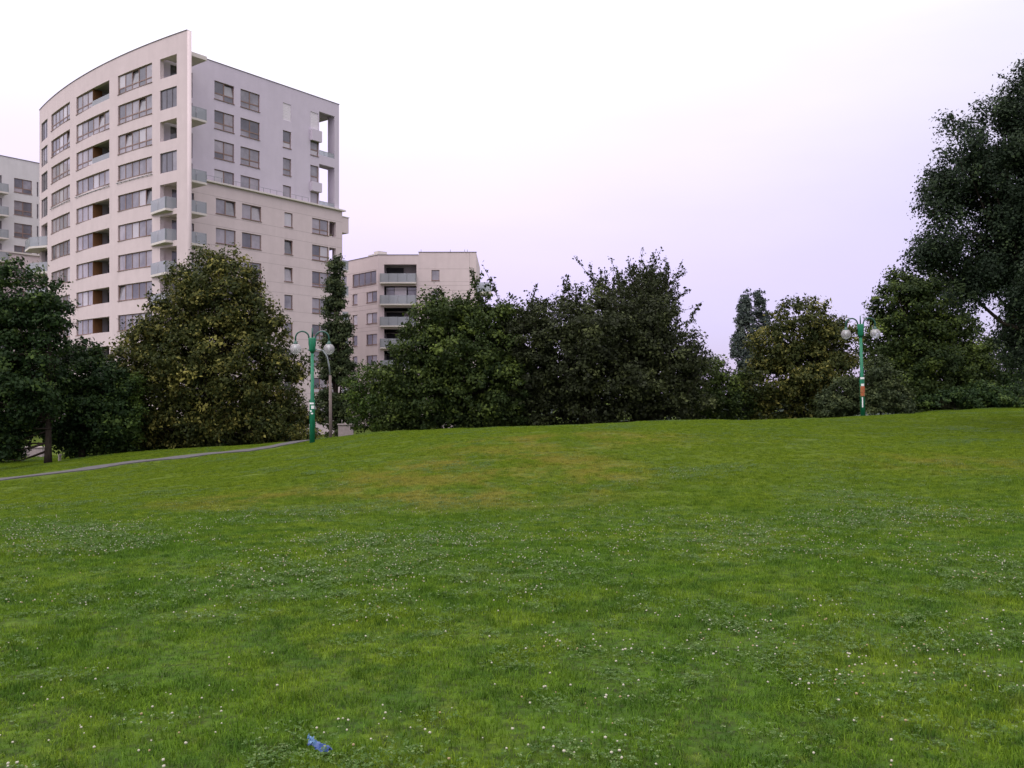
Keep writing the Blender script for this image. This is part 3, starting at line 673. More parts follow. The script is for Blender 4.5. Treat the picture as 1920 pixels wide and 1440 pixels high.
# ------------------------------------------------------------------ green park lamps
def lamp(loc, h, rz, arm=.66, label='', stickers='white', lean=0):
    root = empty('park_lamp', loc, label, 'street lamp', 'green twin globe park lamps'); root.rotation_euler = (0, lean, rz)
    def B(name, fn, m_, par=root, smooth=True):
        mb = MB(); fn(mb); return mb.build(name, m_, par, smooth=smooth)
    s = h/4.86
    B('post', lambda m_: m_.tube([(0, 0, -.2), (0, 0, 1.84*s), (0, 0, 1.96*s), (0, 0, h-.9*s)], [.115, .108, .078, .066], 16), M['green'])
    B('collar', lambda m_: m_.tube([(0, 0, h-.95*s), (0, 0, h-.80*s), (0, 0, h-.34*s), (0, 0, h-.30*s)], [.08, .13, .165, .15], 12), M['green'])
    B('finial', lambda m_: m_.tube([(0, 0, h-.31*s), (0, 0, h+.12*s)], [.035, .025], 8), M['darkgreen'])
    for sg in (-1, 1):
        pts = [(sg*.12, 0, h-.65*s), (sg*.135, 0, h-.3*s)]
        cx, r = sg*(arm/2+.075), arm/2-.06
        for a in np.linspace(math.pi, 0, 12): pts.append((cx+(r*math.cos(a))*sg, 0, h-.3*s+r*.98*math.sin(a)))
        ex = cx+r*sg; pts.append((ex, 0, h-.44*s))
        A_ = B('arm', lambda m_: m_.tube(pts, .034, 10), M['darkgreen'])
        B('lamp_cap', lambda m_: m_.tube([(ex, 0, h-.42*s), (ex, 0, h-.5*s), (ex, 0, h-.53*s), (ex, 0, h-.57*s)], [.04, .06, .10, .11], 14), M['darkgreen'], A_)
        bm = bmesh.new(); bmesh.ops.create_uvsphere(bm, u_segments=24, v_segments=16, radius=.235); me = bpy.data.meshes.new('globe'); bm.to_mesh(me); bm.free()
        me.materials.append(M['globe']); me.polygons.foreach_set('use_smooth', [True]*len(me.polygons))
        inst('globe', me, root, (ex, 0, h-.78*s))
        B('bulb', lambda m_: m_.tube([(ex, 0, h-.57*s), (ex, 0, h-.72*s), (ex, 0, h-.84*s)], [.05, .06, .03], 10), M['sticker'], A_)
    def wrap(z0, z1, a0, a1, r, m_, nm='sticker'):
        mb = MB(); k = 8
        for i in range(k):
            t0 = math.radians(a0+(a1-a0)*i/k)-rz; t1 = math.radians(a0+(a1-a0)*(i+1)/k)-rz
            mb.quad((r*math.cos(t0), r*math.sin(t0), z0), (r*math.cos(t1), r*math.sin(t1), z0), (r*math.cos(t1), r*math.sin(t1), z1), (r*math.cos(t0), r*math.sin(t0), z1))
        return mb.build(nm, m_, root)
    if stickers == 'white':
        for z0, z1, a0, a1 in ((1.70, 1.77, 205, 320), (1.50, 1.64, 260, 330), (1.37, 1.44, 225, 270), (1.27, 1.33, 255, 300), (.4, .85, 188, 205)): wrap(z0*s, z1*s, a0, a1, .115, M['sticker'])
    else:
        wrap(1.84*s, 1.94*s, 210, 320, .118, M['sticker'])
        wrap(1.50*s, 1.62*s, 225, 300, .118, M['sticker'])
        tag(wrap(1.18*s, 1.50*s, 205, 325, .119, M['redposter'], 'poster'), 'faded red poster'); tag(wrap(1.0*s, 1.17*s, 205, 325, .119, M['redposter'], 'poster'), 'faded red poster')
        wrap(.45*s, .95*s, 235, 262, .117, M['sticker'])
    return root
p = at(585.5, 829, 38); lamp((p.x, p.y, h1(p.x, p.y)), 4.78, .12, .68, 'green twin globe lamp post with white stickers, right of the large rounded linden', 'white')
p = at(1618, 779, 43); lamp((p.x, p.y, h1(p.x, p.y)), 4.72, .05, .70, 'green twin globe lamp post with red poster, before the right hand trees', 'red', lean=-.028)

# slender roadside lamp behind
p = at(619, 800, 60); zb = -4.0
sl = empty('road_lamp', (p.x, 60, zb), 'slender grey concrete road lamp with one curved arm, in front of the poplar', 'street lamp')
zt = at(0, 704, 60).z; ztop = at(0, 657, 60).z
mb = MB(); mb.tube([(p.x+.05, 60, zb), (p.x, 60, zt)], [.12, .09], 12); mb.build('pole', M['pole'], sl, off=sl.location, smooth=True)
mb = MB(); cx_ = lambda x: (x-960)/F*60
mb.tube([(p.x, 60, zt-.1), (cx_(617), 60, at(0, 685, 60).z), (cx_(613), 60, at(0, 668, 60).z), (cx_(605), 60, ztop), (cx_(590), 60, ztop+.05)], .05, 8); mb.build('arm', M['steel'], sl, off=sl.location, smooth=True)
mb = MB(); mb.tube([(cx_(594), 60, ztop+.05), (cx_(590), 60, ztop+.07), (cx_(580), 60, ztop+.06), (cx_(577), 60, ztop+.02)], [.05, .12, .12, .03], 10); mb.build('lamp_head', M['steel'], sl, off=sl.location, smooth=True)

# ------------------------------------------------------------------ trees
def leaves_object(name, root, cen, nrm, size, tone, m_, aspect=.62):
    n = len(cen); size = size*rng.choice([.7, .9, 1.1, 1.35], n)
    r = rng.normal(size=(n, 3)); nrm = nrm/np.linalg.norm(nrm, axis=1)[:, None]*1.25+r*.62; nrm /= np.linalg.norm(nrm, axis=1)[:, None]
    t = rng.normal(size=(n, 3)); t -= (t*nrm).sum(1)[:, None]*nrm; t /= np.linalg.norm(t, axis=1)[:, None]
    s = np.cross(nrm, t); L = (size*rng.uniform(.7, 1.35, n))[:, None]; w = L*aspect*.5
    co = np.stack([cen-t*L*.5, cen+s*w-t*L*.05, cen+t*L*.5-nrm*L*.12, cen-s*w-t*L*.05], 1).reshape(-1, 3)
    co = co-np.array(root.location)
    me = bpy.data.meshes.new(name); fast_mesh(me, co, np.arange(4*n).reshape(n, 4))
    a = me.attributes.new('tone', 'FLOAT', 'FACE'); a.data.foreach_set('value', np.clip(tone, 0, 1).astype(np.float32))
    me.materials.append(m_); o = bpy.data.objects.new(name, me); COL.objects.link(o); o.parent = root; return o

def tree(name, label, lobes, D, leaf, size=.13, nleaf=45000, depth=.85, clump=.62, base=None, trunk_r=.2, cat='tree', group=None, fill=.22, shoots=0, trunks=1, shell=.72, yellow=.12, droop=0, gap=0, sh_dir=None, ground=True, sh_len=1.0):
    """lobes: (px, py, rx, ry[, dD]) in photo pixels at distance D; each becomes an ellipsoid of leaf clumps"""
    Ls = []
    for l in lobes:
        dD = l[4] if len(l) > 4 else 0; c = at(l[0], l[1], D+dD); rx, rz = l[2]/F*(D+dD), l[3]/F*(D+dD); Ls.append((np.array(c), np.array([rx, max(min(rx, rz*1.4)*depth, .5), rz])))
    xs_ = [c[0] for c, r in Ls]; xb = np.average(xs_, weights=[r[0]*r[2] for c, r in Ls]) if base is None else (base-960)/F*D
    zb = h1(xb, D) if D < 70 else -4.0
    root = empty(name, (xb, D, zb), label, cat, group)
    w_ = np.array([r[0]*r[1]+r[0]*r[2]+r[1]*r[2] for c, r in Ls]); w_ /= w_.sum()
    cl_c, cl_n, cl_r = [], [], []
    tot = sum((r[0]*r[1]+r[0]*r[2]+r[1]*r[2])*4.2 for c, r in Ls); ncl = int(tot/(clump**2)*1.25)
    for (c, r), w in zip(Ls, w_):
        k = max(6, int(ncl*w)); d = rng.normal(size=(k, 3)); d /= np.linalg.norm(d, axis=1)[:, None]
        rad = rng.uniform(shell, 1.0, k); inner = rng.random(k) < fill; rad[inner] = rng.uniform(.2, shell, inner.sum())
        # irregular surface
        ph = np.array([noise.noise(Vector((c+dd*3.1*1.0).tolist())*.55+Vector((3, 7, 1))) for dd in d]); rad = rad*(1+.26*ph)
        P = c+d*r*rad[:, None]; nn_ = d/r; nn_ /= np.linalg.norm(nn_, axis=1)[:, None]
        keep = np.ones(k, bool)
        for (c2, r2) in Ls:
            if c2 is c: continue
            keep &= (((P-c2)/r2)**2).sum(1) > .42
        keep &= P[:, 2] > zb+.25 if ground else True
        if gap: keep &= np.array([noise.noise(Vector(p.tolist())*.75) for p in P]) > gap
        cl_c.append(P[keep]); cl_n.append(nn_[keep]); cl_r.append(np.full(keep.sum(), clump)*rng.uniform(.4, 1.45, keep.sum()))
    cc = np.vstack(cl_c); cn = np.vstack(cl_n); crr = np.concatenate(cl_r)
    n = nleaf; ci = rng.choice(len(cc), n, p=crr**2/(crr**2).sum())
    d = rng.normal(size=(n, 3)); d += cn[ci]*.7; d[:, 2] += .35; d /= np.linalg.norm(d, axis=1)[:, None]
    rr = crr[ci]*rng.uniform(.25, 1.05, n)**.7
    P = cc[ci]+d*rr[:, None]*np.array([1, 1, .7])+cn[ci]*(rr*rng.random(n)**2*.8)[:, None]
    if droop: P[:, 2] -= droop*rng.random(n)**2
    P[:, 2] = np.maximum(P[:, 2], zb+.05+.3*rng.random(n))
    ct = rng.normal(.42, .19, len(cc)); tone = ct[ci]+rng.normal(0, .14, n)
    yl = rng.random(len(cc)) < yellow; tone[yl[ci]] += .22*rng.random(yl[ci].sum())+.08
    tips = rng.random(n) < .05; tone[tips] += .3
    nrm = d*1.2+cn[ci]*.35+np.array([0, 0, .5])
    # trunk + limbs
    mb = MB(); tops = []
    zc = np.average([c[2] for c, r in Ls], weights=w_); ztop = max(c[2]+r[2] for c, r in Ls)
    for ti in range(trunks):
        ox = 0 if trunks == 1 else rng.uniform(-1, 1)*.5*trunks**.5
        bz = zb-.3; pts_ = [(xb+ox, D, bz)]; hh = (zc-zb)
        for f_ in (.15, .4, .7, 1.0): pts_.append((xb+ox*(1+f_)+rng.normal(0, .12)*f_, D+rng.normal(0, .15)*f_, zb+hh*f_))
        mb.tube(pts_, [trunk_r*1.35, trunk_r, trunk_r*.8, trunk_r*.6, trunk_r*.4], 8); tops.append(pts_)
    sel = rng.choice(len(cc), min(len(cc), 70), replace=False)
    for j in sel:
        tp = tops[j % trunks]; e = cc[j]; i0 = rng.integers(2, 5); s0 = np.array(tp[i0]); s0[2] = min(s0[2], e[2]-.1) if e[2] > zb+.8 else zb+.6
        mid = (s0+e)/2+np.array([0, 0, -.12*np.linalg.norm(e-s0)])+rng.normal(0, .1, 3)
        mb.tube([s0, mid, e], [trunk_r*.32, trunk_r*.2, .015], 5, cap=False)
    # long spiky shoots with their own leaves
    if shoots:
        SP, SN = [], []
        cand = np.where(cn[:, 2] > -.1)[0] if sh_dir is None else np.where((cn @ np.array(sh_dir)) > .55)[0]
        for j in rng.choice(cand, shoots):
            s0 = cc[j]; dr = cn[j]*.8+np.array([0, 0, .8])+rng.normal(0, .35, 3); dr /= np.linalg.norm(dr); L = rng.uniform(1.0, 2.3)*clump/.55*sh_len; bend = rng.normal(0, .25, 3)
            q = [s0+dr*L*u+bend*L*u*u for u in np.linspace(0, 1, 6)]; mb.tube(q, [.022, .02, .016, .012, .01, .006], 4, cap=False)
            k = int(L*48/sh_len**.5); u = rng.uniform(.12, 1, k); pp = s0+dr*L*u[:, None]+bend*L*(u*u)[:, None]+rng.normal(0, .075, (k, 3)); SP.append(pp); SN.append(rng.normal(size=(k, 3)))
            if rng.random() < .6:
                s1 = q[3]; d2 = dr+rng.normal(0, .5, 3); d2 /= np.linalg.norm(d2); l2 = L*.4; mb.tube([s1, s1+d2*l2], [.012, .005], 4, cap=False)
                k = int(l2*48); u = rng.uniform(.1, 1, k); SP.append(s1+d2*l2*u[:, None]+rng.normal(0, .06, (k, 3))); SN.append(rng.normal(size=(k, 3)))
        SP = np.vstack(SP); SN = np.vstack(SN); P = np.vstack([P, SP]); nrm = np.vstack([nrm, SN]); tone = np.concatenate([tone, rng.normal(.45, .15, len(SP))])
    mb.build('trunk', M['bark'], root, off=root.location, smooth=True)
    leaves_object('crown', root, P, nrm, size, tone, LEAF[leaf])
    return root

BACK = 'trees and shrubs along the crest of the lawn'
tree('linden_tree', 'large rounded linden with yellowish seed clusters, left of the green lamp with white stickers',
     [(410, 570, 78, 80), (355, 630, 90, 95), (470, 640, 66, 95), (300, 715, 85, 100), (410, 700, 118, 125), (510, 740, 62, 100), (262, 795, 62, 55), (380, 795, 120, 50), (510, 800, 82, 50), (425, 508, 36, 36), (352, 528, 30, 34), (272, 650, 34, 36), (395, 490, 16, 20), (465, 540, 26, 30), (235, 720, 36, 30), (548, 690, 22, 30)],
     47, 'linden', .15, 105000, clump=.5, trunk_r=.28, yellow=.28, fill=.42, shoots=110, sh_len=.45)
tree('maple_tree', 'dark maple filling the left edge before the grey white building',
     [(30, 560, 68, 62), (75, 620, 42, 60), (10, 640, 80, 90), (45, 720, 85, 75), (-60, 650, 90, 140), (15, 785, 60, 52), (95, 585, 22, 18), (0, 845, 36, 28)], 41, 'darkleaf', .15, 52000, clump=.45, base=90, trunk_r=.15, gap=-.35, fill=.35, shoots=30, sh_len=.4)
tree('maple_tree', 'low dark bushy maple between the left edge maple and the large linden',
     [(145, 700, 55, 48), (120, 800, 34, 40), (190, 730, 45, 60), (110, 730, 60, 55), (150, 785, 90, 55), (215, 790, 45, 45), (160, 665, 30, 18)], 44, 'darkleaf', .14, 34000, clump=.42, trunk_r=.16, fill=.35, shoots=25, sh_len=.35)
tree('shrub', 'yellowish green shrub at the left foot of the large linden', [(222, 800, 34, 40), (200, 825, 45, 22), (240, 740, 20, 30)], 44.5, 'bush', .11, 9000, clump=.35, trunk_r=.06, cat='shrub')
tree('poplar_tree', 'slim columnar poplar behind the grey road lamp',
     [(629, 508, 7, 30), (625, 545, 10, 30), (636, 560, 9, 34), (622, 600, 12, 44), (641, 610, 13, 40), (631, 640, 16, 50), (618, 680, 16, 46), (648, 680, 14, 44), (632, 720, 28, 50), (616, 770, 22, 46), (645, 770, 22, 50)], 64, 'poplar', .16, 30000, clump=.33, trunk_r=.16, gap=-.3, fill=.3)
tree('hazel_tree', 'mid green bushy tree right of the poplar, before the cream apartment block',
     [(830, 600, 62, 40), (905, 590, 45, 32), (785, 660, 46, 34), (870, 660, 88, 70), (795, 735, 74, 60), (900, 730, 90, 75), (722, 715, 26, 22), (780, 785, 66, 30), (850, 780, 60, 30), (920, 775, 70, 36)], 45, 'hazel', .145, 72000, clump=.45, trunks=3, trunk_r=.12, shoots=50, fill=.35)
tree('shrub', 'light green shrub at the foot of the poplar, right of the grey road lamp', [(695, 735, 38, 50), (730, 760, 45, 45), (690, 780, 32, 28)], 49, 'bush', .12, 14000, clump=.4, trunk_r=.06, cat='shrub', trunks=2)
tree('plum_tree', 'wide dark purple green plum tree with spiky shoots, right of centre',
     [(1090, 640, 115, 85), (1190, 620, 75, 70), (1010, 670, 90, 85), (1230, 690, 85, 80), (1120, 720, 150, 80), (1290, 665, 34, 32), (1000, 755, 100, 50), (1250, 755, 80, 45), (960, 620, 50, 45)],
     46, 'plum', .14, 112000, clump=.48, trunks=4, trunk_r=.14, shoots=110, yellow=.05, fill=.42, sh_len=1.15)
tree('plum_tree', 'airy spiky plum tree top rising above the wide dark plum tree',
     [(1190, 580, 66, 46), (1215, 625, 60, 56), (1130, 600, 50, 32), (1245, 575, 26, 28)], 49, 'plum', .13, 9500, clump=.42, trunks=2, trunk_r=.12, shoots=130, sh_len=1.45, fill=.35, shell=.5, gap=-.05, yellow=.04)
tree('hawthorn_tree', 'small rounded green tree right of the wide dark plum tree',
     [(1325, 725, 40, 52), (1360, 735, 38, 48), (1300, 745, 40, 40), (1385, 760, 34, 30)], 52, 'hazel', .13, 24000, clump=.45, trunk_r=.1)
tree('poplar_tree', 'far away haze tinted twin topped poplar between the plum tree and the seeding linden',
     [(1399, 568, 7, 24), (1424, 570, 7, 26), (1392, 600, 9, 34), (1410, 610, 8, 30), (1432, 605, 8, 28), (1386, 640, 10, 34), (1420, 645, 12, 34), (1377, 660, 3, 18), (1402, 690, 20, 40)], 120, 'hazyleaf', .27, 22000, clump=.40, trunk_r=.3, gap=-.6, fill=.4)
tree('linden_tree', 'rounded seeding linden with sky gaps, left of the lamp with the red poster',
     [(1508, 615, 58, 46), (1462, 655, 46, 44), (1560, 650, 45, 50), (1440, 722, 48, 48), (1500, 700, 80, 60), (1560, 720, 48, 60), (1490, 755, 95, 32)],
     52, 'linden', .15, 52000, clump=.45, trunk_r=.16, yellow=.24, gap=-.3, fill=.25, shoots=60, sh_len=.45)
tree('oak_tree', 'tall dense tree right of the lamp with the red poster',
     [(1695, 580, 52, 62), (1755, 590, 60, 70), (1668, 650, 48, 70), (1690, 545, 26, 30), (1745, 540, 30, 26), (1740, 680, 85, 75), (1680, 730, 75, 55), (1800, 690, 60, 90), (1770, 750, 90, 40)],
     54, 'hazel', .155, 78000, clump=.5, shoots=60, sh_len=.4, fill=.35, trunk_r=.28, yellow=.12)
tree('maple_tree', 'dark green tree at the right edge under the overhanging locust',
     [(1860, 700, 62, 60), (1895, 740, 60, 45), (1830, 745, 60, 38), (1950, 690, 70, 80)], 56, 'darkleaf', .14, 30000, clump=.5, trunk_r=.18)
tree('shrub', 'young bluish green shrub just right of the lamp with the red poster', [(1648, 725, 28, 42), (1665, 755, 38, 30), (1640, 755, 30, 28)], 46, 'poplar', .11, 13000, clump=.35, trunk_r=.05, cat='shrub')
tree('shrub', 'young green shrub just left of the lamp with the red poster', [(1588, 740, 28, 36), (1570, 760, 36, 25)], 47, 'poplar', .11, 10000, clump=.35, trunk_r=.05, cat='shrub')
tree('shrub', 'dark low shrub below the right edge trees', [(1850, 755, 60, 30), (1780, 762, 60, 24), (1910, 750, 50, 30)], 50, 'darkleaf', .13, 14000, clump=.35, trunk_r=.05, cat='shrub')
tree('locust_tree', 'big dark locust tree overhanging the upper right corner',
     [(1850, 260, 85, 60), (1920, 200, 50, 60), (1802, 350, 68, 62), (1900, 350, 110, 90), (1780, 440, 54, 50), (1860, 460, 95, 75), (1960, 480, 110, 100), (1890, 560, 62, 46), (1985, 300, 110, 120), (1930, 610, 50, 52), (2060, 420, 120, 160), (1830, 515, 40, 22), (1935, 150, 30, 26), (1905, 640, 40, 34), (1950, 560, 60, 60, -3), (1735, 470, 30, 24), (1970, 690, 60, 60), (1905, 590, 46, 40, 1), (1820, 545, 30, 18)],
     30, 'locust', .09, 195000, clump=.38, trunk_r=.32, base=2010, droop=.5, gap=-.17, fill=.3, shell=.6, shoots=90, sh_len=.5, yellow=.03, ground=False)

tree('shrub', 'dark shrub at the far left under the left edge maple', [(-20, 825, 50, 38), (12, 845, 24, 22)], 52, 'darkleaf', .15, 9000, clump=.4, trunk_r=.05, cat='shrub', fill=.3)
tree('shrub', 'dark low shrubbery behind the low bushy maple', [(150, 815, 36, 34), (200, 825, 60, 32), (255, 820, 50, 32)], 53, 'darkleaf', .15, 22000, clump=.45, trunk_r=.05, cat='shrub', fill=.3, trunks=2)
tree('shrub', 'dark low shrubbery behind the large linden, left of the green lamp', [(320, 820, 60, 30), (420, 815, 80, 30), (520, 812, 70, 30)], 54, 'darkleaf', .15, 24000, clump=.45, trunk_r=.05, cat='shrub', fill=.3, trunks=3)
# far-off wood closing the view below the crowns
xs2, P = [], []
n = 26000; x = rng.uniform(-150, 170, n); hh = 6+3.5*np.sin(x*.09)+2*np.sin(x*.31+1); y = 150+rng.normal(0, 5, n)
z = -4+hh*rng.random(n)**.8
wood = bpy.data.objects.new('tmp', None); wood.location = (0, 0, 0)
o = leaves_object('distant_wood', wood, np.c_[x, y, z], np.tile([0, -.5, .8], (n, 1)), .75, rng.normal(.4, .2, n), LEAF['hazyleaf']); o.parent = None
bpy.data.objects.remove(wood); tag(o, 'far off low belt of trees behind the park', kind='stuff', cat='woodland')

# ------------------------------------------------------------------ grass
def dist_path(x, y):
    d = np.full(x.shape, 1e9)
    for a in path_pts[::2]: d = np.minimum(d, (x-a[0])**2+(y-a[1])**2)
    return np.sqrt(d)
def tile_mesh(kind, n_blade, n_clover, hs):
    """returns verts, tris, material index, tone for one square metre"""
    V, Tq, MI, TO = [], [], [], []
    x = rng.uniform(-.58, .58, n_blade); y = rng.uniform(-.58, .58, n_blade); cl = np.array([noise.noise(Vector((a_*7, b2_*7, hs*999))) for a_, b2_ in zip(x, y)]); h = hs*rng.uniform(.45, 1.2, n_blade)*(1+.75*cl); w = rng.uniform(.0016, .0032, n_blade)
    a = rng.uniform(0, 2*np.pi, n_blade); ln = rng.uniform(.25, 1.2, n_blade)*h; la = rng.uniform(0, 2*np.pi, n_blade)
    sx_, sy_ = np.cos(a)*w, np.sin(a)*w; lx, ly = np.cos(la)*ln, np.sin(la)*ln
    z0 = np.full(n_blade, -.012)
    co = np.stack([np.c_[x-sx_, y-sy_, z0], np.c_[x+sx_, y+sy_, z0], np.c_[x+sx_*.8+lx*.35, y+sy_*.8+ly*.35, h*.6], np.c_[x-sx_*.8+lx*.35, y-sy_*.8+ly*.35, h*.6], np.c_[x+lx, y+ly, h*(1-.25*ln/h)]], 1).reshape(-1, 3)
    b_ = np.arange(n_blade)[:, None]*5; f = np.concatenate([b_+[0, 1, 2], b_+[0, 2, 3], b_+[3, 2, 4]], 1).reshape(-1, 3)
    tone = np.repeat(np.clip(rng.normal(.5, .2, n_blade)-.45*cl, 0, 1), 3)
    V.append(co); Tq.append(f); MI.append(np.zeros(len(f), int)); TO.append(tone)
    if n_clover:
        nc = max(3, n_clover//26); ccx = rng.uniform(-.5, .5, nc); ccy = rng.uniform(-.5, .5, nc); j = rng.integers(0, nc, n_clover)
        cx_ = ccx[j]+rng.normal(0, .07, n_clover); cy_ = ccy[j]+rng.normal(0, .07, n_clover); cz_ = hs*rng.uniform(.55, 1.05, n_clover)
        ro = rng.uniform(0, 6.28, n_clover); tl = rng.normal(0, .25, (n_clover, 2)); L = rng.uniform(.008, .015, n_clover)
        vs_, fs_ = [], []; o_ = len(co)
        for q_ in range(3):
            an = ro+q_*2.094; dx, dy = np.cos(an), np.sin(an); px_, py_ = -dy, dx
            def pt(u, v): X = dx*u*L+px_*v*L; Y = dy*u*L+py_*v*L; return np.c_[cx_+X, cy_+Y, cz_+X*tl[:, 0]+Y*tl[:, 1]+.12*L*abs(v)]
            vs_.append(np.stack([pt(.05, 0), pt(.75, .55), pt(1.05, 0.0), pt(.75, -.55)], 1))
        vv = np.stack(vs_, 1).reshape(-1, 3); k = np.arange(n_clover*3)[:, None]*4+o_; ff = np.concatenate([k+[0, 1, 2], k+[0, 2, 3]], 1).reshape(-1, 3)
        V.append(vv); Tq.append(ff); MI.append(np.ones(len(ff), int)); TO.append(np.repeat(np.clip(rng.normal(.5, .2, n_clover*3), 0, 1), 2))
    return np.vstack(V), np.vstack(Tq), np.concatenate(MI), np.concatenate(TO)

m = bpy.data.materials.new('grass blades'); m.use_nodes = True; t = m.node_tree; b = t.nodes['Principled BSDF']
c, mixc, math_, noise_ = turf_color(t, base=1.0)
at_ = t.nodes.new('ShaderNodeAttribute'); at_.attribute_name = 'tone'
hv = t.nodes.new('ShaderNodeHueSaturation'); t.links.new(c, hv.inputs['Color'])
mr = t.nodes.new('ShaderNodeMapRange'); mr.inputs[3].default_value = .55; mr.inputs[4].default_value = 1.75; t.links.new(at_.outputs['Fac'], mr.inputs[0]); t.links.new(mr.outputs[0], hv.inputs['Value'])
mh = t.nodes.new('ShaderNodeMapRange'); mh.inputs[3].default_value = .515; mh.inputs[4].default_value = .485; t.links.new(at_.outputs['Fac'], mh.inputs[0]); t.links.new(mh.outputs[0], hv.inputs['Hue'])
t.links.new(hv.outputs[0], b.inputs['Base Color']); b.inputs['Roughness'].default_value = .6; b.inputs['Specular IOR Level'].default_value = .08
tr = t.nodes.new('ShaderNodeBsdfTranslucent'); t.links.new(hv.outputs[0], tr.inputs[0]); mx = t.nodes.new('ShaderNodeMixShader'); mx.inputs[0].default_value = .35
t.links.new(b.outputs[0], mx.inputs[1]); t.links.new(tr.outputs[0], mx.inputs[2]); t.links.new(mx.outputs[0], t.nodes['Material Output'].inputs[0])
M['grass'] = m
M['clover'] = leaf_mat('clover leaves', (.036, .080, .014), (.074, .132, .028), (.20, .25, .11), .3)

tiles = [tile_mesh('g', 4200, 0, .030), tile_mesh('g', 4000, 90, .036), tile_mesh('g', 3300, 330, .036), tile_mesh('c', 2000, 760, .036), tile_mesh('g', 4000, 180, .029)]
pos = []
step = .86
yy = 2.6
while yy < 60:
    half = .60*yy+1.6
    for xx in np.arange(-half, half if yy < 50 else -2, step): pos.append((xx+rng.uniform(-.2, .2), yy+rng.uniform(-.2, .2)))
    yy += step if yy < 22 else step*1.15
pos = np.array(pos); pos = pos[dist_path(pos[:, 0], pos[:, 1]) > 1.0]
zt_ = hgt(pos[:, 0], pos[:, 1]); e_ = .3
gx = (hgt(pos[:, 0]+e_, pos[:, 1])-hgt(pos[:, 0]-e_, pos[:, 1]))/(2*e_); gy = (hgt(pos[:, 0], pos[:, 1]+e_)-hgt(pos[:, 0], pos[:, 1]-e_))/(2*e_)
rots, idxs, scs = [], [], []
for i in range(len(pos)):
    nv = Vector((-gx[i], -gy[i], 1)).normalized(); R = nv.to_track_quat('Z', 'Y').to_matrix() @ Matrix.Rotation(random.uniform(0, 6.283), 3, 'Z'); rots.append(R.to_euler()[:])
    v = noise.noise(Vector((pos[i][0]*.42, pos[i][1]*.42, 2.0)))+random.gauss(0, .12); bank = pos[i][1] > 14.5
    if bank: v -= .28
    idxs.append(3 if v > .22 else 2 if v > .02 else 1 if v > -.12 else 4 if v > -.3 else 0); scs.append((1, 1, random.uniform(.75, 1.25)*(1.25 if v > .2 else 1)*(random.uniform(1.4, 3.2) if pos[i][1] > 46.5 else 1)))
V, Fc, MI, TO, TI = [], [], [], [], []; off = 0
for k, (v, f, mi, to) in enumerate(tiles):
    V.append(v); Fc.append(f+off); MI.append(mi); TO.append(to); TI.append(np.full(len(v), k+1)); off += len(v)
np_ = len(pos); V.append(np.c_[pos, zt_]); TI.append(np.zeros(np_, int)); nv_ = off+np_
me = bpy.data.meshes.new('grass'); fast_mesh(me, np.vstack(V), np.vstack(Fc))
me.polygons.foreach_set('material_index', np.concatenate(MI).astype(np.int32)); me.materials.append(M['grass']); me.materials.append(M['clover'])
a = me.attributes.new('tone', 'FLOAT', 'FACE'); a.data.foreach_set('value', np.concatenate(TO).astype(np.float32))
a = me.attributes.new('tile', 'INT', 'POINT'); a.data.foreach_set('value', np.concatenate(TI).astype(np.int32))
a = me.attributes.new('pick', 'INT', 'POINT'); a.data.foreach_set('value', np.r_[np.zeros(off, int), np.array(idxs)].astype(np.int32))
a = me.attributes.new('rot', 'FLOAT_VECTOR', 'POINT'); a.data.foreach_set('vector', np.r_[np.zeros((off, 3)), np.array(rots)].astype(np.float32).ravel())
a = me.attributes.new('scl', 'FLOAT_VECTOR', 'POINT'); a.data.foreach_set('vector', np.r_[np.ones((off, 3)), np.array(scs)].astype(np.float32).ravel())
grass = bpy.data.objects.new('grass', me); COL.objects.link(grass); tag(grass, 'short mown grass mixed with clover leaves', kind='stuff', cat='grass')
ng = bpy.data.node_groups.new('grass scatter', 'GeometryNodeTree')
ng.interface.new_socket('Geometry', in_out='INPUT', socket_type='NodeSocketGeometry'); ng.interface.new_socket('Geometry', in_out='OUTPUT', socket_type='NodeSocketGeometry')
gi = ng.nodes.new('NodeGroupInput'); go = ng.nodes.new('NodeGroupOutput')
def nattr(nm, ty): n = ng.nodes.new('GeometryNodeInputNamedAttribute'); n.data_type = ty; n.inputs['Name'].default_value = nm; return n.outputs['Attribute']
ti = nattr('tile', 'INT')
def sep(k):
    cmp = ng.nodes.new('FunctionNodeCompare'); cmp.data_type = 'INT'; cmp.operation = 'EQUAL'; ng.links.new(ti, cmp.inputs[2]); cmp.inputs[3].default_value = k
    s = ng.nodes.new('GeometryNodeSeparateGeometry'); s.domain = 'POINT'; ng.links.new(gi.outputs[0], s.inputs[0]); ng.links.new(cmp.outputs[0], s.inputs['Selection']); return s.outputs[0]
jn = ng.nodes.new('GeometryNodeJoinGeometry')
for k in range(len(tiles), 0, -1):
    g2 = ng.nodes.new('GeometryNodeGeometryToInstance'); ng.links.new(sep(k), g2.inputs[0]); ng.links.new(g2.outputs[0], jn.inputs[0])
ip = ng.nodes.new('GeometryNodeInstanceOnPoints'); ng.links.new(sep(0), ip.inputs['Points']); ng.links.new(jn.outputs[0], ip.inputs['Instance']); ip.inputs['Pick Instance'].default_value = True
ng.links.new(nattr('pick', 'INT'), ip.inputs['Instance Index']); ng.links.new(nattr('rot', 'FLOAT_VECTOR'), ip.inputs['Rotation']); ng.links.new(nattr('scl', 'FLOAT_VECTOR'), ip.inputs['Scale'])
ng.links.new(ip.outputs[0], go.inputs[0])
md = grass.modifiers.new('scatter', 'NODES'); md.node_group = ng

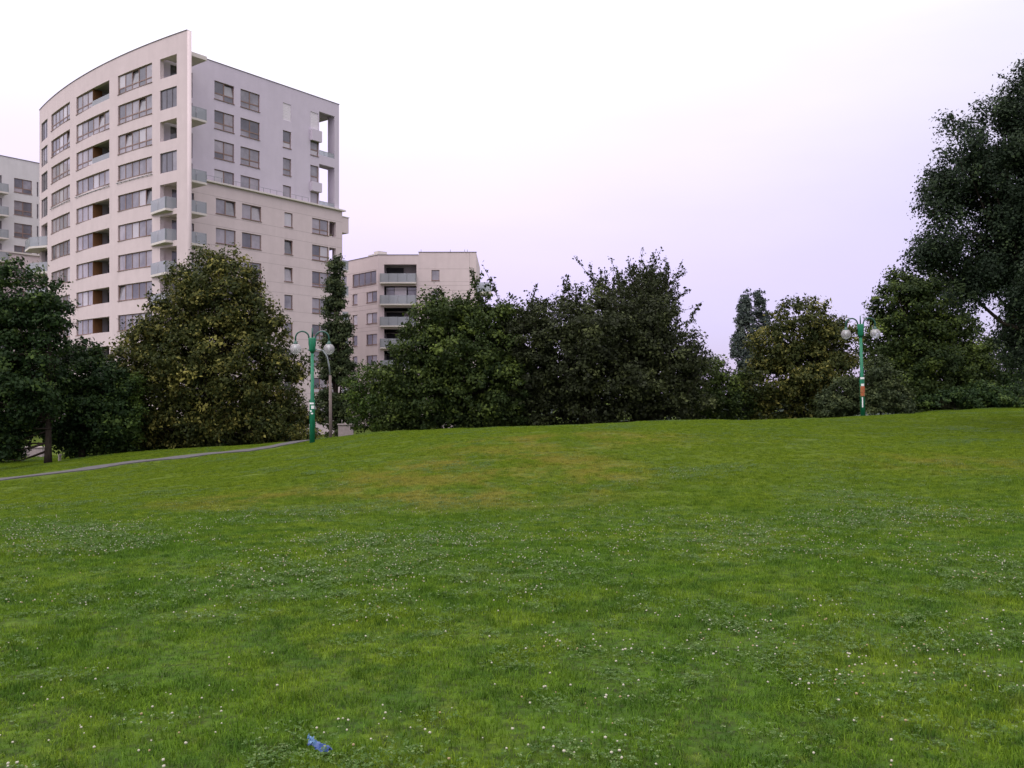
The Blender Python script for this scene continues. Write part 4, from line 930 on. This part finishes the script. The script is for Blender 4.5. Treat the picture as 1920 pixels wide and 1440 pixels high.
# clover flower heads
M['flower'] = mat('clover flower white', (.36, .34, .27), .8, .2)
M['flower2'] = mat('faded clover flower', (.26, .20, .11), .8, .2)
M['stem'] = mat('clover stem', (.06, .12, .03), .8, .2)
cand = []
while len(cand) < 4300:
    y = 3.2+(20.5-3.2)*random.random()**.75; x = random.uniform(-1, 1)*(.6*y+.8)
    v = noise.noise(Vector((x*.42, y*.42, 2.0)))*.8+noise.noise(Vector((x*1.5, y*1.5, 9)))*.9
    band = math.exp(-((y-10.8)/1.6)**2)*.35-(1 if y > 15 else 0)*.45
    if v+band+random.gauss(0, .12) > .12: cand.append((x, y))
    elif random.random() < .02 and y < 14: cand.append((x, y))
cand = np.array(cand); zf = hgt(cand[:, 0], cand[:, 1])
bm = bmesh.new(); bmesh.ops.create_icosphere(bm, subdivisions=1, radius=1); sph = np.array([v.co[:] for v in bm.verts]); sf = np.array([[v.index for v in f.verts] for f in bm.faces]); bm.free()
Vs, Fs, Ms = [], [], []; off = 0
for i, (x, y) in enumerate(cand):
    r = random.uniform(.0035, .0085); hz_ = random.uniform(.045, .075); lx, ly = random.gauss(0, .012), random.gauss(0, .012)
    s = sph*np.array([r, r, r*.85])*(1+.12*rng.normal(size=(len(sph), 1)))+np.array([x+lx, y+ly, zf[i]+hz_]); Vs.append(s); Fs.append(sf+off); off += len(s); Ms += [1 if random.random() < .22 else 0]*len(sf)
    st = np.array([[x-.0012, y, zf[i]], [x+.0012, y, zf[i]], [x+lx, y+ly, zf[i]+hz_]]); Vs.append(st); Fs.append(np.array([[off, off+1, off+2]])); off += 3; Ms.append(2)
me = bpy.data.meshes.new('clover_flowers'); fast_mesh(me, np.vstack(Vs), np.vstack(Fs)); me.polygons.foreach_set('material_index', np.array(Ms, np.int32))
for k in ('flower', 'flower2', 'stem'): me.materials.append(M[k])
o = bpy.data.objects.new('clover_flowers', me); COL.objects.link(o); tag(o, 'small white clover flower heads scattered over the lawn', kind='stuff', cat='flowers')

# ------------------------------------------------------------------ crumpled blue wrapper
p = at(600, 1392, 4.06); zg = h1(p.x, 4.06); lit = empty('plastic_wrapper', (p.x, 4.06, zg), 'crumpled blue plastic wrapper lying in the grass at the bottom', 'litter')
def crumple(nm, m_, L, Wd, ox, oy, oz, rz, seed):
    nu, nv2 = 12, 8; mb = MB(); G = {}
    for i in range(nu+1):
        for j in range(nv2+1):
            u, v = i/nu, j/nv2; X = (u-.5)*L; Y = (v-.5)*Wd*(1-.45*u); Z = .022*math.sin(v*math.pi)+.018*noise.noise(Vector((u*4, v*4, seed)))+.012*noise.noise(Vector((u*9, v*9, seed+3)))+.03*(1-u)
            q_ = Matrix.Rotation(rz, 3, 'Z') @ Vector((X+.012*noise.noise(Vector((v*5, u*5, seed+1))), Y, Z)); G[i, j] = (q_.x+ox, q_.y+oy, q_.z+oz)
    for i in range(nu):
        for j in range(nv2): mb.quad(G[i, j], G[i+1, j], G[i+1, j+1], G[i, j+1])
    o = mb.build(nm, m_, lit); md = o.modifiers.new('s', 'SOLIDIFY'); md.thickness = .001; return o
crumple('foil_body', M['blue'], .105, .05, 0, 0, .018, -.35, 1.3); crumple('torn_end', M['bluelight'], .035, .045, -.035, .0, .04, .5, 7.7)
print('objects', len(bpy.data.objects), 'polys', sum(len(o.data.polygons) for o in bpy.data.objects if o.type == 'MESH'))
